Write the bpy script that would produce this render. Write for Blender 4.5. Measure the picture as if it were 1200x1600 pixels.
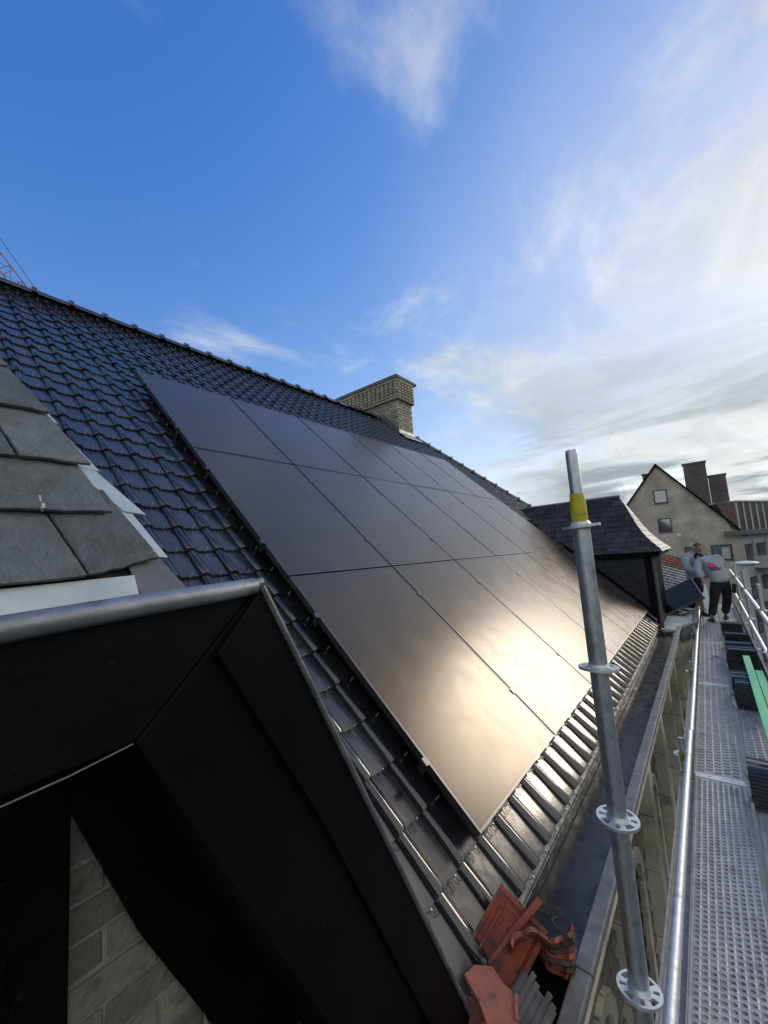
import bpy, bmesh, math, random
from mathutils import Vector, Matrix, Euler
random.seed(7)
R = math.radians
sc = bpy.context.scene
for o in list(bpy.data.objects): bpy.data.objects.remove(o)
COL = sc.collection

# ---------------------------------------------------------------- camera
YAW, PITCH, ROLL = R(37.956), R(6.497), R(4.081)
CAM = Vector((0.944, -1.751, 1.256))
FPX = 632.454
fw = Vector((-math.sin(YAW)*math.cos(PITCH), math.cos(YAW)*math.cos(PITCH), math.sin(PITCH)))
r0 = Vector((math.cos(YAW), math.sin(YAW), 0)); d0 = fw.cross(r0)
rt = math.cos(ROLL)*r0 + math.sin(ROLL)*d0
dn = -math.sin(ROLL)*r0 + math.cos(ROLL)*d0
cd = bpy.data.cameras.new('camera'); cam = bpy.data.objects.new('camera', cd); COL.objects.link(cam)
cd.sensor_fit = 'HORIZONTAL'; cd.sensor_width = 36; cd.lens = 36*FPX/1200
cd.clip_start = 0.02; cd.clip_end = 3000
m = Matrix.Identity(4)
for i in range(3):
    m[i][0] = rt[i]; m[i][1] = -dn[i]; m[i][2] = -fw[i]; m[i][3] = CAM[i]
cam.matrix_world = m
sc.camera = cam

# ---------------------------------------------------------------- sun, sky, exposure
SUN_EL, SUN_AZ = R(22.6), R(19.5)          # azimuth from +Y towards +X
SUND = Vector((math.sin(SUN_AZ)*math.cos(SUN_EL), math.cos(SUN_AZ)*math.cos(SUN_EL), math.sin(SUN_EL)))
ld = bpy.data.lights.new('sun', 'SUN'); sun = bpy.data.objects.new('sun', ld); COL.objects.link(sun)
ld.energy = 0.5; ld.angle = R(18); ld.color = (1, .89, .74)
sun.rotation_euler = SUND.to_track_quat('Z', 'Y').to_euler()
sc.view_settings.view_transform = 'Standard'; sc.view_settings.look = 'None'
sc.view_settings.exposure = 1.22; sc.view_settings.gamma = 1
sc.view_settings.use_curve_mapping = False
sc.render.resolution_x, sc.render.resolution_y = 768, 1024

w = bpy.data.worlds.new('World'); sc.world = w; w.use_nodes = True
nt = w.node_tree; nt.nodes.clear()
def nd(t, **k):
    n = nt.nodes.new(t)
    for a, b in k.items(): setattr(n, a, b)
    return n
def setin(n, i, v):
    if hasattr(v, 'is_output'): nt.links.new(v, n.inputs[i])
    elif v is not None: n.inputs[i].default_value = v
def mth(op, a, b=None, c=None, clamp=False):
    n = nd('ShaderNodeMath', operation=op, use_clamp=clamp)
    for i, v in enumerate((a, b, c)): setin(n, i, v)
    return n.outputs[0]
def vmth(op, a, b=None):
    n = nd('ShaderNodeVectorMath', operation=op)
    for i, v in enumerate((a, b)): setin(n, i, v)
    return n
def mixc(fac, a, b, bt='MIX'):
    n = nd('ShaderNodeMix', data_type='RGBA', blend_type=bt)
    setin(n, 0, fac); setin(n, 6, a); setin(n, 7, b)
    return n.outputs[2]
def sstep(x, a, b):
    n = nd('ShaderNodeMapRange', interpolation_type='SMOOTHSTEP')
    setin(n, 0, x); setin(n, 1, a); setin(n, 2, b); setin(n, 3, 0.0); setin(n, 4, 1.0)
    return n.outputs[0]
tc = nd('ShaderNodeTexCoord')
sky = nd('ShaderNodeTexSky', sky_type='NISHITA', sun_disc=False, sun_elevation=SUN_EL, sun_rotation=SUN_AZ)
sky.air_density = 1.0; sky.dust_density = 0.25; sky.ozone_density = 1.6
dirv = tc.outputs['Generated']
nrm = vmth('NORMALIZE', dirv).outputs[0]
sep = nd('ShaderNodeSeparateXYZ'); nt.links.new(nrm, sep.inputs[0])
den = mth('ADD', mth('MAXIMUM', sep.outputs[2], 0.0), 0.16)
px, py = mth('DIVIDE', sep.outputs[0], den), mth('DIVIDE', sep.outputs[1], den)
cmb = nd('ShaderNodeCombineXYZ'); setin(cmb, 0, px); setin(cmb, 1, py)
def noise(vec, scale, detail, rough, dist=0.0, off=(0,0,0), scl=(1,1,1), rot=0):
    mp = nd('ShaderNodeMapping'); nt.links.new(vec, mp.inputs[0])
    mp.inputs['Location'].default_value = off; mp.inputs['Scale'].default_value = scl
    mp.inputs['Rotation'].default_value = (0, 0, rot)
    n = nd('ShaderNodeTexNoise'); nt.links.new(mp.outputs[0], n.inputs[0])
    n.inputs['Scale'].default_value = scale; n.inputs['Detail'].default_value = detail
    n.inputs['Roughness'].default_value = rough; n.inputs['Distortion'].default_value = dist
    return n.outputs[0]
mdot = vmth('DOT_PRODUCT', nrm, tuple(SUND)).outputs['Value']
CDIR = Vector((.235, .955, .18)).normalized()          # where the cloud sheet is thickest, low towards the sun
cdot = vmth('DOT_PRODUCT', nrm, tuple(CDIR)).outputs['Value']
n1 = noise(cmb.outputs[0], 1.5, 11, .62, .45, (1.536, 8.537, 0), (1, .8, 1), .5)
n2 = noise(cmb.outputs[0], 1.0, 8, .58, .5, (7.3, 2.2, 0), (.5, 1.3, 1), .25)
n3 = noise(cmb.outputs[0], .55, 3, .5, .2, (1.03, 5.01, 0))
n4 = noise(cmb.outputs[0], 3.2, 8, .65, .6, (.221, 3.918, 0), (1, .6, 1), .9)
# thin veil that thickens towards the sun, broken into patches, over a clear blue sky
veil = mth('MULTIPLY', sstep(cdot, .55, .99), .36)
cov = mth('ADD', mth('MULTIPLY', mth('SUBTRACT', n1, .5), 3.6), mth('MULTIPLY', mth('SUBTRACT', n3, .5), 1.3))
cov = mth('ADD', cov, mth('MULTIPLY', mth('SUBTRACT', n4, .5), .7))
patch = sstep(mth('ADD', cov, mth('MULTIPLY', mth('SUBTRACT', cdot, .80), 2.3)), -.25, .75)
wisp = mth('MULTIPLY', sstep(cov, .0, .85), .55)
c1 = mth('MAXIMUM', mth('ADD', veil, mth('MULTIPLY', mth('MULTIPLY', patch, mth('SUBTRACT', 1.0, veil)), .95)), wisp)
# the clear window lies to the left; the rest of the sky is broken light cloud
CLR = Vector((math.sin(R(-60))*math.cos(R(35)), math.cos(R(-60))*math.cos(R(35)), math.sin(R(35))))
rdot = vmth('DOT_PRODUCT', nrm, tuple(CLR)).outputs['Value']
rest = mth('SUBTRACT', 1.0, sstep(mth('ADD', rdot, mth('MULTIPLY', cov, -.12)), .10, .52))
c1 = mth('MAXIMUM', c1, mth('MULTIPLY', rest, .92))
# darker grey cloud banks low down
lowb = mth('SUBTRACT', 1.0, sstep(sep.outputs[2], .08, .50))
bank = sstep(mth('ADD', n2, mth('MULTIPLY', mth('SUBTRACT', n4, .5), .25)),   .43, .58)
bank = mth('MULTIPLY', bank, mth('MULTIPLY', lowb, sstep(mdot, .70, .86)))
glow = mth('POWER', mth('MAXIMUM', mdot, 0.0), 14.0)
glow2 = mth('POWER', mth('MAXIMUM', mdot, 0.0), 160.0)
bright = mth('ADD', mth('ADD', 2.3, mth('MULTIPLY', glow, .25)), mth('MULTIPLY', glow2, 2.0))
bright = mth('ADD', bright, mth('MULTIPLY', mth('SUBTRACT', n4, .5), 2.4))
ccol = mixc(glow2, (.93, .975, 1.0, 1), (1.0, .86, .64, 1))
ccol = mixc(mth('MULTIPLY', glow, .35), ccol, (1.0, .94, .84, 1))
low2 = mth('SUBTRACT', 1.0, sstep(sep.outputs[2], .0, .25))
ccol = mixc(mth('MULTIPLY', low2, .35), ccol, (1.0, .97, .82, 1))
cl = vmth('SCALE', ccol); nt.links.new(bright, cl.inputs['Scale'])
skyc = nd('ShaderNodeHueSaturation'); nt.links.new(sky.outputs[0], skyc.inputs['Color'])
skyc.inputs['Saturation'].default_value = 1.0; skyc.inputs['Value'].default_value = 1.0; skyc.inputs['Hue'].default_value = .5
# clear sky, its glare towards the horizon kept within the film's range
den_ = vmth('SCALE', skyc.outputs[0]); den_.inputs['Scale'].default_value = 1/5.0
den1 = vmth('ADD', den_.outputs[0], (1, 1, 1))
skyl = vmth('DIVIDE', skyc.outputs[0], den1.outputs[0])
sky2 = nd('ShaderNodeHueSaturation'); nt.links.new(skyl.outputs[0], sky2.inputs['Color'])
sky2.inputs['Saturation'].default_value = 1.52; sky2.inputs['Value'].default_value = 1.10; sky2.inputs['Hue'].default_value = .522
col = mixc(c1, sky2.outputs[0], cl.outputs[0])
col = mixc(mth('MULTIPLY', bank, .95), col, (.88, 1.06, 1.18, 1))
bg = nd('ShaderNodeBackground'); nt.links.new(col, bg.inputs[0]); bg.inputs[1].default_value = .15
wo = nd('ShaderNodeOutputWorld'); nt.links.new(bg.outputs[0], wo.inputs[0])

# ---------------------------------------------------------------- materials
MATS = {}
def mat(name, c, rough=.6, metal=0.0, c2=None, ns=6.0, nd_=5, mixlo=.35, mixhi=.65, bump=0.0, bs=40.0, spec=.5,
        coat=0.0, r2=None, tint=None, obj=False, sc3=(1,1,1), cellbump=False, c3=None, c3s=2.0, c3lo=.55, c3hi=.7, ior=None):
    if name in MATS: return MATS[name]
    M = bpy.data.materials.new(name); M.use_nodes = True; t = M.node_tree
    b = t.nodes['Principled BSDF']
    b.inputs['Base Color'].default_value = (*c, 1); b.inputs['Roughness'].default_value = rough
    b.inputs['Metallic'].default_value = metal; b.inputs['Specular IOR Level'].default_value = spec
    if ior: b.inputs['IOR'].default_value = ior
    if coat: b.inputs['Coat Weight'].default_value = coat; b.inputs['Coat Roughness'].default_value = .12
    if tint: b.inputs['Specular Tint'].default_value = (*tint, 1)
    if obj:
        tcn = t.nodes.new('ShaderNodeTexCoord'); vec = tcn.outputs['Object']
    else:
        g = t.nodes.new('ShaderNodeNewGeometry'); vec = g.outputs['Position']
    mp = t.nodes.new('ShaderNodeMapping'); mp.inputs['Scale'].default_value = sc3; t.links.new(vec, mp.inputs[0]); vec = mp.outputs[0]
    def nz(s, d, ro=.6):
        n = t.nodes.new('ShaderNodeTexNoise'); t.links.new(vec, n.inputs[0])
        n.inputs['Scale'].default_value = s; n.inputs['Detail'].default_value = d; n.inputs['Roughness'].default_value = ro
        return n.outputs[0]
    def rng(x, a, bb, lo=0., hi=1.):
        n = t.nodes.new('ShaderNodeMapRange'); t.links.new(x, n.inputs[0])
        for i, v in enumerate((a, bb, lo, hi)): n.inputs[1+i].default_value = v
        return n.outputs[0]
    if c2 or r2 is not None:
        f = rng(nz(ns, nd_), mixlo, mixhi)
        if c2:
            mx = t.nodes.new('ShaderNodeMix'); mx.data_type = 'RGBA'; t.links.new(f, mx.inputs[0])
            mx.inputs[6].default_value = (*c, 1); mx.inputs[7].default_value = (*c2, 1); outc = mx.outputs[2]
            if c3:
                m3 = t.nodes.new('ShaderNodeMix'); m3.data_type = 'RGBA'; t.links.new(rng(nz(c3s, 4), c3lo, c3hi), m3.inputs[0])
                t.links.new(outc, m3.inputs[6]); m3.inputs[7].default_value = (*c3, 1); outc = m3.outputs[2]
            t.links.new(outc, b.inputs['Base Color'])
        if r2 is not None:
            t.links.new(rng(nz(ns*1.7, 6), .35, .65, rough, r2), b.inputs['Roughness'])
    if bump:
        bp = t.nodes.new('ShaderNodeBump'); bp.inputs['Strength'].default_value = bump; bp.inputs['Distance'].default_value = .01
        t.links.new(nz(bs, 6, .65), bp.inputs['Height']); t.links.new(bp.outputs[0], b.inputs['Normal'])
    MATS[name] = M
    return M
def rand_tone(M, lo, hi):
    """vary the base colour from object to object"""
    t = M.node_tree; b = t.nodes['Principled BSDF']; s = b.inputs['Base Color']
    oi = t.nodes.new('ShaderNodeObjectInfo'); mr = t.nodes.new('ShaderNodeMapRange')
    t.links.new(oi.outputs['Random'], mr.inputs[0]); mr.inputs[3].default_value = lo; mr.inputs[4].default_value = hi
    h = t.nodes.new('ShaderNodeHueSaturation'); t.links.new(mr.outputs[0], h.inputs['Value'])
    if s.is_linked: t.links.new(s.links[0].from_socket, h.inputs['Color'])
    else: h.inputs['Color'].default_value = s.default_value
    t.links.new(h.outputs[0], s)
    return M
m_tile = rand_tone(mat('glazed_black_tile', (.020, .021, .022), .12, c2=(.034, .035, .036), ns=9, r2=.26, bump=.04, bs=25, spec=.5, ior=1.95, tint=(1, .92, .84)), .7, 1.3)
m_clip = mat('clip_steel', (.75, .75, .75), .4, .6)
m_clipd = mat('clip_wire_dark', (.03, .03, .03), .35, .6)
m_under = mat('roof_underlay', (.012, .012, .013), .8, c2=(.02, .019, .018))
m_glass = mat('panel_glass', (.046, .038, .030), .23, c2=(.056, .047, .038), ns=3, r2=.28, spec=.5, ior=1.64, tint=(1, .79, .58), c3=(.072, .062, .052), c3s=5, c3lo=.6, c3hi=.85)
m_frame = mat('black_anodised', (.14, .137, .13), .32, .85)
m_alu = mat('rail_aluminium', (.35, .35, .36), .35, 1.0)
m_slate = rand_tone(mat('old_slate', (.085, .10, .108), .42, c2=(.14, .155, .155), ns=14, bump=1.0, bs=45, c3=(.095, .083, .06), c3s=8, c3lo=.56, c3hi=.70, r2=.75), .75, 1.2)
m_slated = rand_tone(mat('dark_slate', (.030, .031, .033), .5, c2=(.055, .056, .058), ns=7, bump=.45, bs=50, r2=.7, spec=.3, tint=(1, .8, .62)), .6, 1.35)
m_slatel = rand_tone(mat('sunlit_slate_pale_verge', (.15, .155, .155), .5, c2=(.24, .245, .24), ns=5, bump=.3, bs=50), .8, 1.15)  # dormer front slates lightened for the sun they catch; also the pale verge strip
m_zinc = mat('zinc', (.24, .255, .265), .36, .7, c2=(.36, .37, .38), ns=11, r2=.55, bump=.25, bs=22, c3=(.13, .135, .14), c3s=9, c3lo=.55, c3hi=.7)
m_zincp = mat('pale_zinc', (.55, .60, .58), .4, .2, c2=(.42, .48, .48), ns=9, c3=(.2, .19, .17), c3s=14, c3lo=.62, c3hi=.75)
m_zincd = mat('weathered_dark_zinc', (.10, .105, .11), .45, .3, c2=(.17, .175, .18), ns=12, r2=.62, bump=.15, bs=50)
m_black = mat('black_paint', (.003, .003, .0032), .5, c2=(.005, .005, .005), ns=6, bump=.12, bs=20, spec=.10, c3=(.022, .021, .018), c3s=34, c3lo=.66, c3hi=.80)
m_wet = mat('wet_gutter_lining', (.018, .0185, .02), .22, c2=(.032, .033, .035), ns=7, r2=.5, bump=.08, bs=35, c3=(.010, .008, .007), c3s=2.6, c3lo=.56, c3hi=.62)
m_cheek = rand_tone(mat('cheek_slate', (.012, .014, .018), .5, c2=(.02, .022, .026), ns=7, bump=.3, bs=50, spec=.3), .6, 1.4)  # black slate, darkened further for the shade on the cheek
m_brick = rand_tone(mat('grey_yellow_brick', (.25, .225, .17), .85, c2=(.34, .31, .235), ns=18, bump=1.0, bs=60, c3=(.13, .125, .10), c3s=22, c3lo=.55, c3hi=.75), .72, 1.25)
m_brickc = rand_tone(mat('pale_buff_brick', (.30, .27, .20), .85, c2=(.40, .36, .27), ns=18, bump=.5, bs=90), .7, 1.2)
m_mortar = mat('mortar', (.40, .38, .34), .9, c2=(.26, .25, .22), ns=25, bump=.4, bs=120)
m_stone = mat('limestone', (.68, .64, .50), .8, c2=(.54, .50, .38), ns=7, bump=.35, bs=45, c3=(.22, .21, .165), c3s=5, c3lo=.55, c3hi=.75)
m_galv = mat('galvanised_steel', (.46, .50, .52), .36, .9, c2=(.58, .61, .62), ns=30, r2=.52, bump=.10, bs=120, c3=(.30, .325, .34), c3s=9, c3lo=.55, c3hi=.72)
m_galvb = mat('bright_galvanised_steel', (.58, .60, .60), .42, .7, c2=(.70, .715, .71), ns=25, r2=.6, bump=.06, bs=120, c3=(.30, .31, .31), c3s=10, c3lo=.6, c3hi=.8)
m_deck = mat('worn_galvanised_deck', (.50, .49, .475), .45, .2, c2=(.36, .35, .34), ns=16, r2=.62, bump=.12, bs=90, c3=(.19, .175, .16), c3s=4, c3lo=.55, c3hi=.75)
m_yel = mat('yellow_tape', (.62, .50, .012), .45, c2=(.42, .34, .02), ns=30, c3=(.12, .11, .05), c3s=60, c3lo=.62, c3hi=.72)
m_coup = mat('coupler_yellow_green', (.30, .30, .06), .5, .3, c2=(.18, .17, .10), ns=40)
m_green = mat('green_paint', (.10, .62, .26), .6, c2=(.14, .70, .33), ns=14, bump=.2, bs=60)
m_clay = rand_tone(mat('broken_clay_tile', (.40, .10, .045), .7, c2=(.30, .075, .04), ns=14, bump=.5, bs=70, c3=(.09, .055, .045), c3s=12, c3lo=.52, c3hi=.66), .7, 1.25)
m_clayd = rand_tone(mat('sooty_clay_tile', (.16, .075, .05), .75, c2=(.10, .07, .06), ns=12, bump=.5, bs=70, c3=(.05, .045, .045), c3s=10, c3lo=.5, c3hi=.62), .75, 1.25)
m_wood = mat('plywood', (.55, .40, .22), .7, c2=(.48, .34, .18), ns=6, sc3=(6, 1, 1))
m_wire = mat('rusty_wire', (.20, .16, .12), .5, .6)
m_white = mat('white_sheet', (.75, .78, .78), .5, c2=(.62, .66, .66), ns=3)
m_flat = mat('wet_zinc_sky_sheen', (.74, .77, .76), .16, .15, c2=(.60, .64, .64), ns=3, r2=.42, sc3=(1, 4, 1))  # wet zinc, its near white standing in for the mirrored sky
m_asphalt = mat('asphalt', (.05, .05, .052), .85, c2=(.07, .07, .07), ns=3, bump=.3, bs=30)
m_ground = mat('ground_earth', (.08, .08, .06), .9, c2=(.05, .07, .035), ns=.05)
m_orange = rand_tone(mat('orange_roof_tile', (.30, .085, .04), .75, c2=(.2, .07, .045), ns=3), .75, 1.2)
m_slatem = rand_tone(mat('grey_slate_wet', (.16, .165, .18), .35, c2=(.24, .24, .25), ns=5, r2=.5), .7, 1.2)

# ---------------------------------------------------------------- helpers
W = {}
class MB:
    def __init__(s): s.v = []; s.f = []; s.mi = []; s.cur = 0
    def add(s, vs, fs):
        b = len(s.v); s.v += [tuple(v) for v in vs]
        for f in fs: s.f.append(tuple(i+b for i in f)); s.mi.append(s.cur)
        return s
    def box(s, c, size, rot=None):
        hx, hy, hz = size[0]/2, size[1]/2, size[2]/2
        vs = [Vector((x, y, z)) for x in (-hx, hx) for y in (-hy, hy) for z in (-hz, hz)]
        if rot is not None: vs = [rot @ v for v in vs]
        c = Vector(c)
        return s.add([v+c for v in vs], [(0,1,3,2), (4,6,7,5), (0,4,5,1), (2,3,7,6), (0,2,6,4), (1,5,7,3)])
    def span(s, a, b):
        return s.box([(a[i]+b[i])/2 for i in range(3)], [abs(b[i]-a[i]) for i in range(3)])
    def prism(s, poly, ext):
        n = len(poly); ext = Vector(ext); p = [Vector(q) for q in poly]
        nrm_ = Vector((0,0,0))
        for i in range(n): nrm_ += (p[i]-p[0]).cross(p[(i+1) % n]-p[0])
        if nrm_.dot(ext) > 0: p.reverse()
        vs = p + [q+ext for q in p]
        fs = [tuple(range(n)), tuple(reversed(range(n, 2*n)))]
        for i in range(n): j = (i+1) % n; fs.append((i, i+n, j+n, j))
        return s.add(vs, fs)
    def tube(s, pts, r, n=10, caps=True, closed=False):
        pts = [Vector(p) for p in pts]; k = len(pts)
        rs = r if isinstance(r, (list, tuple)) else [r]*k
        rings = []; up = None
        for i, p in enumerate(pts):
            if closed: t = pts[(i+1) % k]-pts[i-1]
            else: t = pts[min(i+1, k-1)]-pts[max(i-1, 0)]
            t.normalize()
            if up is None: up = Vector((0,0,1)) if abs(t.z) < .9 else Vector((0,1,0))
            a = t.cross(up).normalized(); bb = a.cross(t).normalized(); up = bb
            rings.append([p + rs[i]*(math.cos(2*math.pi*j/n)*a + math.sin(2*math.pi*j/n)*bb) for j in range(n)])
        vs = [v for rg in rings for v in rg]; fs = []
        for i in range(k if closed else k-1):
            i2 = (i+1) % k
            for j in range(n):
                j2 = (j+1) % n; fs.append((i*n+j, i*n+j2, i2*n+j2, i2*n+j))
        if caps and not closed:
            fs.append(tuple(reversed(range(n)))); fs.append(tuple(range((k-1)*n, k*n)))
        return s.add(vs, fs)
    def lathe(s, prof, c, n=24, axis=None):
        c = Vector(c); k = len(prof); vs = []
        for r_, z in prof:
            for j in range(n):
                v = Vector((r_*math.cos(2*math.pi*j/n), r_*math.sin(2*math.pi*j/n), z))
                if axis is not None: v = axis @ v
                vs.append(c+v)
        fs = []
        for i in range(k-1):
            for j in range(n):
                j2 = (j+1) % n; fs.append((i*n+j, i*n+j2, (i+1)*n+j2, (i+1)*n+j))
        fs.append(tuple(reversed(range(n)))); fs.append(tuple(range((k-1)*n, k*n)))
        return s.add(vs, fs)
    def mesh(s, name, mats, smooth=False, fix=True):
        me = bpy.data.meshes.new(name); me.from_pydata(s.v, [], s.f)
        for M in (mats if isinstance(mats, (list, tuple)) else [mats]): me.materials.append(M)
        if any(s.mi): me.polygons.foreach_set('material_index', s.mi)
        if fix:
            bm = bmesh.new(); bm.from_mesh(me); bmesh.ops.recalc_face_normals(bm, faces=bm.faces); bm.to_mesh(me); bm.free()
        if smooth:
            me.polygons.foreach_set('use_smooth', [True]*len(me.polygons))
            try: me.set_sharp_from_angle(angle=R(40))
            except Exception: pass
        me.update(); return me
    def build(s, name, mats, parent=None, smooth=False, bevel=0, fix=True):
        o = ob(name, s.mesh(name, mats, smooth, fix), parent)
        if bevel:
            b = o.modifiers.new('bevel', 'BEVEL'); b.width = bevel; b.segments = 2; b.limit_method = 'ANGLE'; b.angle_limit = R(40)
        return o
def ob(name, data, parent=None, M=None):
    o = bpy.data.objects.new(name, data); COL.objects.link(o)
    M = M or Matrix.Identity(4)
    W[o.name] = M
    if parent is not None:
        o.parent = parent; o.matrix_parent_inverse = W[parent.name].inverted()
    o.matrix_basis = M
    return o
def tag(o, label=None, cat=None, group=None, kind=None):
    if label: o['label'] = label
    if cat: o['category'] = cat
    if group: o['group'] = group
    if kind: o['kind'] = kind
    return o
def thing(name, loc, label, cat, group=None):
    o = ob(name, None, None, Matrix.Translation(loc)); o.empty_display_size = .1
    return tag(o, label, cat, group)
def basis(x, y, z, o):
    M = Matrix.Identity(4)
    for i in range(3): M[i][0] = x[i]; M[i][1] = y[i]; M[i][2] = z[i]; M[i][3] = o[i]
    return M
# reading positions off known planes of the place (survey only)
def ray(x, y): return ((x-600)/FPX*rt + (y-800)/FPX*dn + fw).normalized()
def onp(x, y, p0, n): d = ray(x, y); return CAM + d*((Vector(p0)-CAM).dot(n)/d.dot(n))
def atx(x, y, X): return onp(x, y, (X, 0, 0), Vector((1, 0, 0)))
def aty(x, y, Y): return onp(x, y, (0, Y, 0), Vector((0, 1, 0)))
def atz(x, y, Z): return onp(x, y, (0, 0, Z), Vector((0, 0, 1)))

TH = R(42.965)
YD = Vector((0, 1, 0)); UD = Vector((-math.cos(TH), 0, math.sin(TH))); ND = Vector((math.sin(TH), 0, math.cos(TH)))
def rp(s, t, off=0.0): return YD*s + UD*t + ND*off
def RM(s, t, off): return basis(YD, UD, ND, rp(s, t, off))
BOXM = {}
def brick_mesh(name, M, bev=.006):
    """unit brick with knocked edges, shared"""
    if name in BOXM: return BOXM[name]
    bm = bmesh.new(); bmesh.ops.create_cube(bm, size=1)
    bmesh.ops.scale(bm, vec=(.21, .10, .065), verts=bm.verts)
    bmesh.ops.bevel(bm, geom=bm.edges[:], offset=bev, segments=1, affect='EDGES')
    me = bpy.data.meshes.new(name); bm.to_mesh(me); bm.free(); me.materials.append(M); BOXM[name] = me
    return me

# ================================================================ THE SETTING
g = MB(); g.add([(-900,-900,-10), (900,-900,-10), (900,1500,-10), (-900,1500,-10)], [(0,1,2,3)])
tag(g.build('ground', m_ground), kind='structure')
g = MB(); g.span((4.6,-40,-9.996), (13,160,-9.99)); tag(g.build('road', m_asphalt), kind='structure')
g = MB(); g.span((.3,-40,-9.99), (4.6,160,-9.86)); g.span((13,-40,-9.99), (15.5,160,-9.86))
tag(g.build('pavement', mat('pavement_slabs', (.22,.22,.21), .85, c2=(.16,.16,.155), ns=2, bump=.2, bs=20)), kind='structure')

# ================================================================ THE HOUSE WITH THE SOLAR ROOF
house = thing('tiled_house', (0, 3, -10), 'large house with glossy black tiled roof, slate dormers and brick chimney under the solar panels', 'house')

def scatter(mats_, mesh, name, parent, cap, stuffname):
    """matrices -> nearest 'cap' as single pieces, the rest joined as one part"""
    mats_ = sorted(mats_, key=lambda M: (M.translation-CAM).length)
    for M in mats_[:cap]: ob(name, mesh, parent, M)
    rest = mats_[cap:]
    if rest:
        mb = MB(); vs = [v.co.copy() for v in mesh.vertices]; fs = [tuple(p.vertices) for p in mesh.polygons]
        mi = [p.material_index for p in mesh.polygons]
        for M in rest:
            b = len(mb.v); mb.v += [tuple(M @ v) for v in vs]
            mb.f += [tuple(i+b for i in f) for f in fs]; mb.mi += mi
        o = mb.build(stuffname, list(mesh.materials), parent, fix=False)
        tag(o, kind='stuff')

# ---- roof body
T_RIDGE = 7.5
def hip_s(t): return 7.15 + (T_RIDGE-t)*.60
roof = MB()
top = rp(0, T_RIDGE, -.17)
poly = [rp(-9, -.24, -.17), rp(9.25, -.24, -.17), rp(9.25, 3.2, -.17), rp(hip_s(3.2), 3.2, -.17), rp(hip_s(T_RIDGE), T_RIDGE, -.17), rp(-9, T_RIDGE, -.17)]
roof.prism(poly, -ND*.12)
xr, zr = top.x, top.z
roof.add([(xr,-9,zr), (xr,hip_s(T_RIDGE),zr), (xr*2,11.5,0), (xr*2,-9,0)], [(0,1,2,3)])
roof.add([(xr,hip_s(T_RIDGE),zr), rp(hip_s(3.2),3.2,-.17), (xr*2,11.5,0)], [(0,1,2)])
roof.add([(xr,-9,zr), (xr*2,-9,0), (0,-9,0)], [(0,1,2)])
roof_o = roof.build('roof', m_under, house)

def tile_mesh(name, loops):
    mb = MB()
    # across the tile: drainage rib, flat pan, then the roll
    def sect(y, z0, rr, lift):
        pts = [(-.162, z0+.008), (-.153, z0+.009), (-.149, z0), (-.038, z0), (-.036, z0-.003), (-rr-.001, z0-.003)]
        for k in range(7):
            a = math.pi*(1-k/6.0)
            pts.append((rr*math.cos(a), z0+.002+rr*math.sin(a)*lift))
        pts.append((rr+.003, z0-.006))
        return [(x, y, z) for x, z in pts]
    secs = [sect(0, .015, .033, .80), sect(.014, .0165, .034, .88), sect(.15, .009, .030, .86), sect(.285, .001, .028, .80)]
    n = len(secs[0]); vs = [p for s_ in secs for p in s_]; fs = []
    for i in range(3):
        for j in range(n-1): fs.append((i*n+j, i*n+j+1, (i+1)*n+j+1, (i+1)*n+j))
    mb.add(vs, fs)
    # thickness at the lower edge
    lo = [(x, 0, z-.011) for x, y, z in secs[0]]
    mb.add(list(secs[0])+lo, [(j+1, j, n+j, n+j+1) for j in range(n-1)])
    # small wire clip hooked over the lower edge
    mb.cur = 1
    mb.box((-.095, -.004, .028), (.0045, .006, .034))
    if loops:
        mb.cur = 2
        for cx in (-.118, -.055):
            pts = [(cx-.014+.014*(1-math.cos(a)), -.004-.034*math.sin(a), .010+.004*math.sin(a)) for a in [math.pi*k/5 for k in range(6)]]
            mb.tube(pts, .0016, 3, caps=False)
    me = mb.mesh(name, [m_tile, m_clip, m_clipd], smooth=True, fix=False)
    return me
tile_a = tile_mesh('roof_tile', True)
tile_b = tile_mesh('roof_tile_far', False)
CH = dict(x0=-6.95, x1=-4.93, y0=6.68, y1=7.36, z0=3.9, z1=5.38)
mats_near, mats_all = [], []
for k in range(0, 32):
    t = -.262 + .245*k
    z = t*math.sin(TH)
    for i in range(-40, 52):
        s = -.06 + .195*i
        slo = -1.185-(z-1.214)*.504-.25
        if z > 2.83: slo = -3.2
        if z < -.1 : slo = -.62
        if s < slo or s < -3.2: continue
        if .16 < s-.1 and s+.1 < 6.80 and .12 < t < 4.75: continue
        if s+.0 > hip_s(t+.24)+.06: continue
        if t < 2.7 and s > 7.25: continue
        if t < 3.3 and s > 8.3: continue
        p = rp(s, t+.1, -.12)
        if CH['x0'] < p.x < CH['x1']-.03 and CH['y0']+.02 < p.y < CH['y1']-.0: continue
        M = RM(s+random.uniform(-.002,.002), t+random.uniform(-.003,.003), -.150+random.uniform(-.0015,.0015)) @ Euler((random.uniform(-.007,.007), random.uniform(-.009,.009), random.uniform(-.005,.005))).to_matrix().to_4x4()
        mats_all.append(M)
mats_all.sort(key=lambda M: (M.translation-CAM).length)
for M in mats_all[:299]: ob('roof_tile', tile_a, roof_o, M)
scatter(mats_all[299:], tile_b, 'roof_tile', roof_o, 0, 'distant_roof_tiles')

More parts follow.
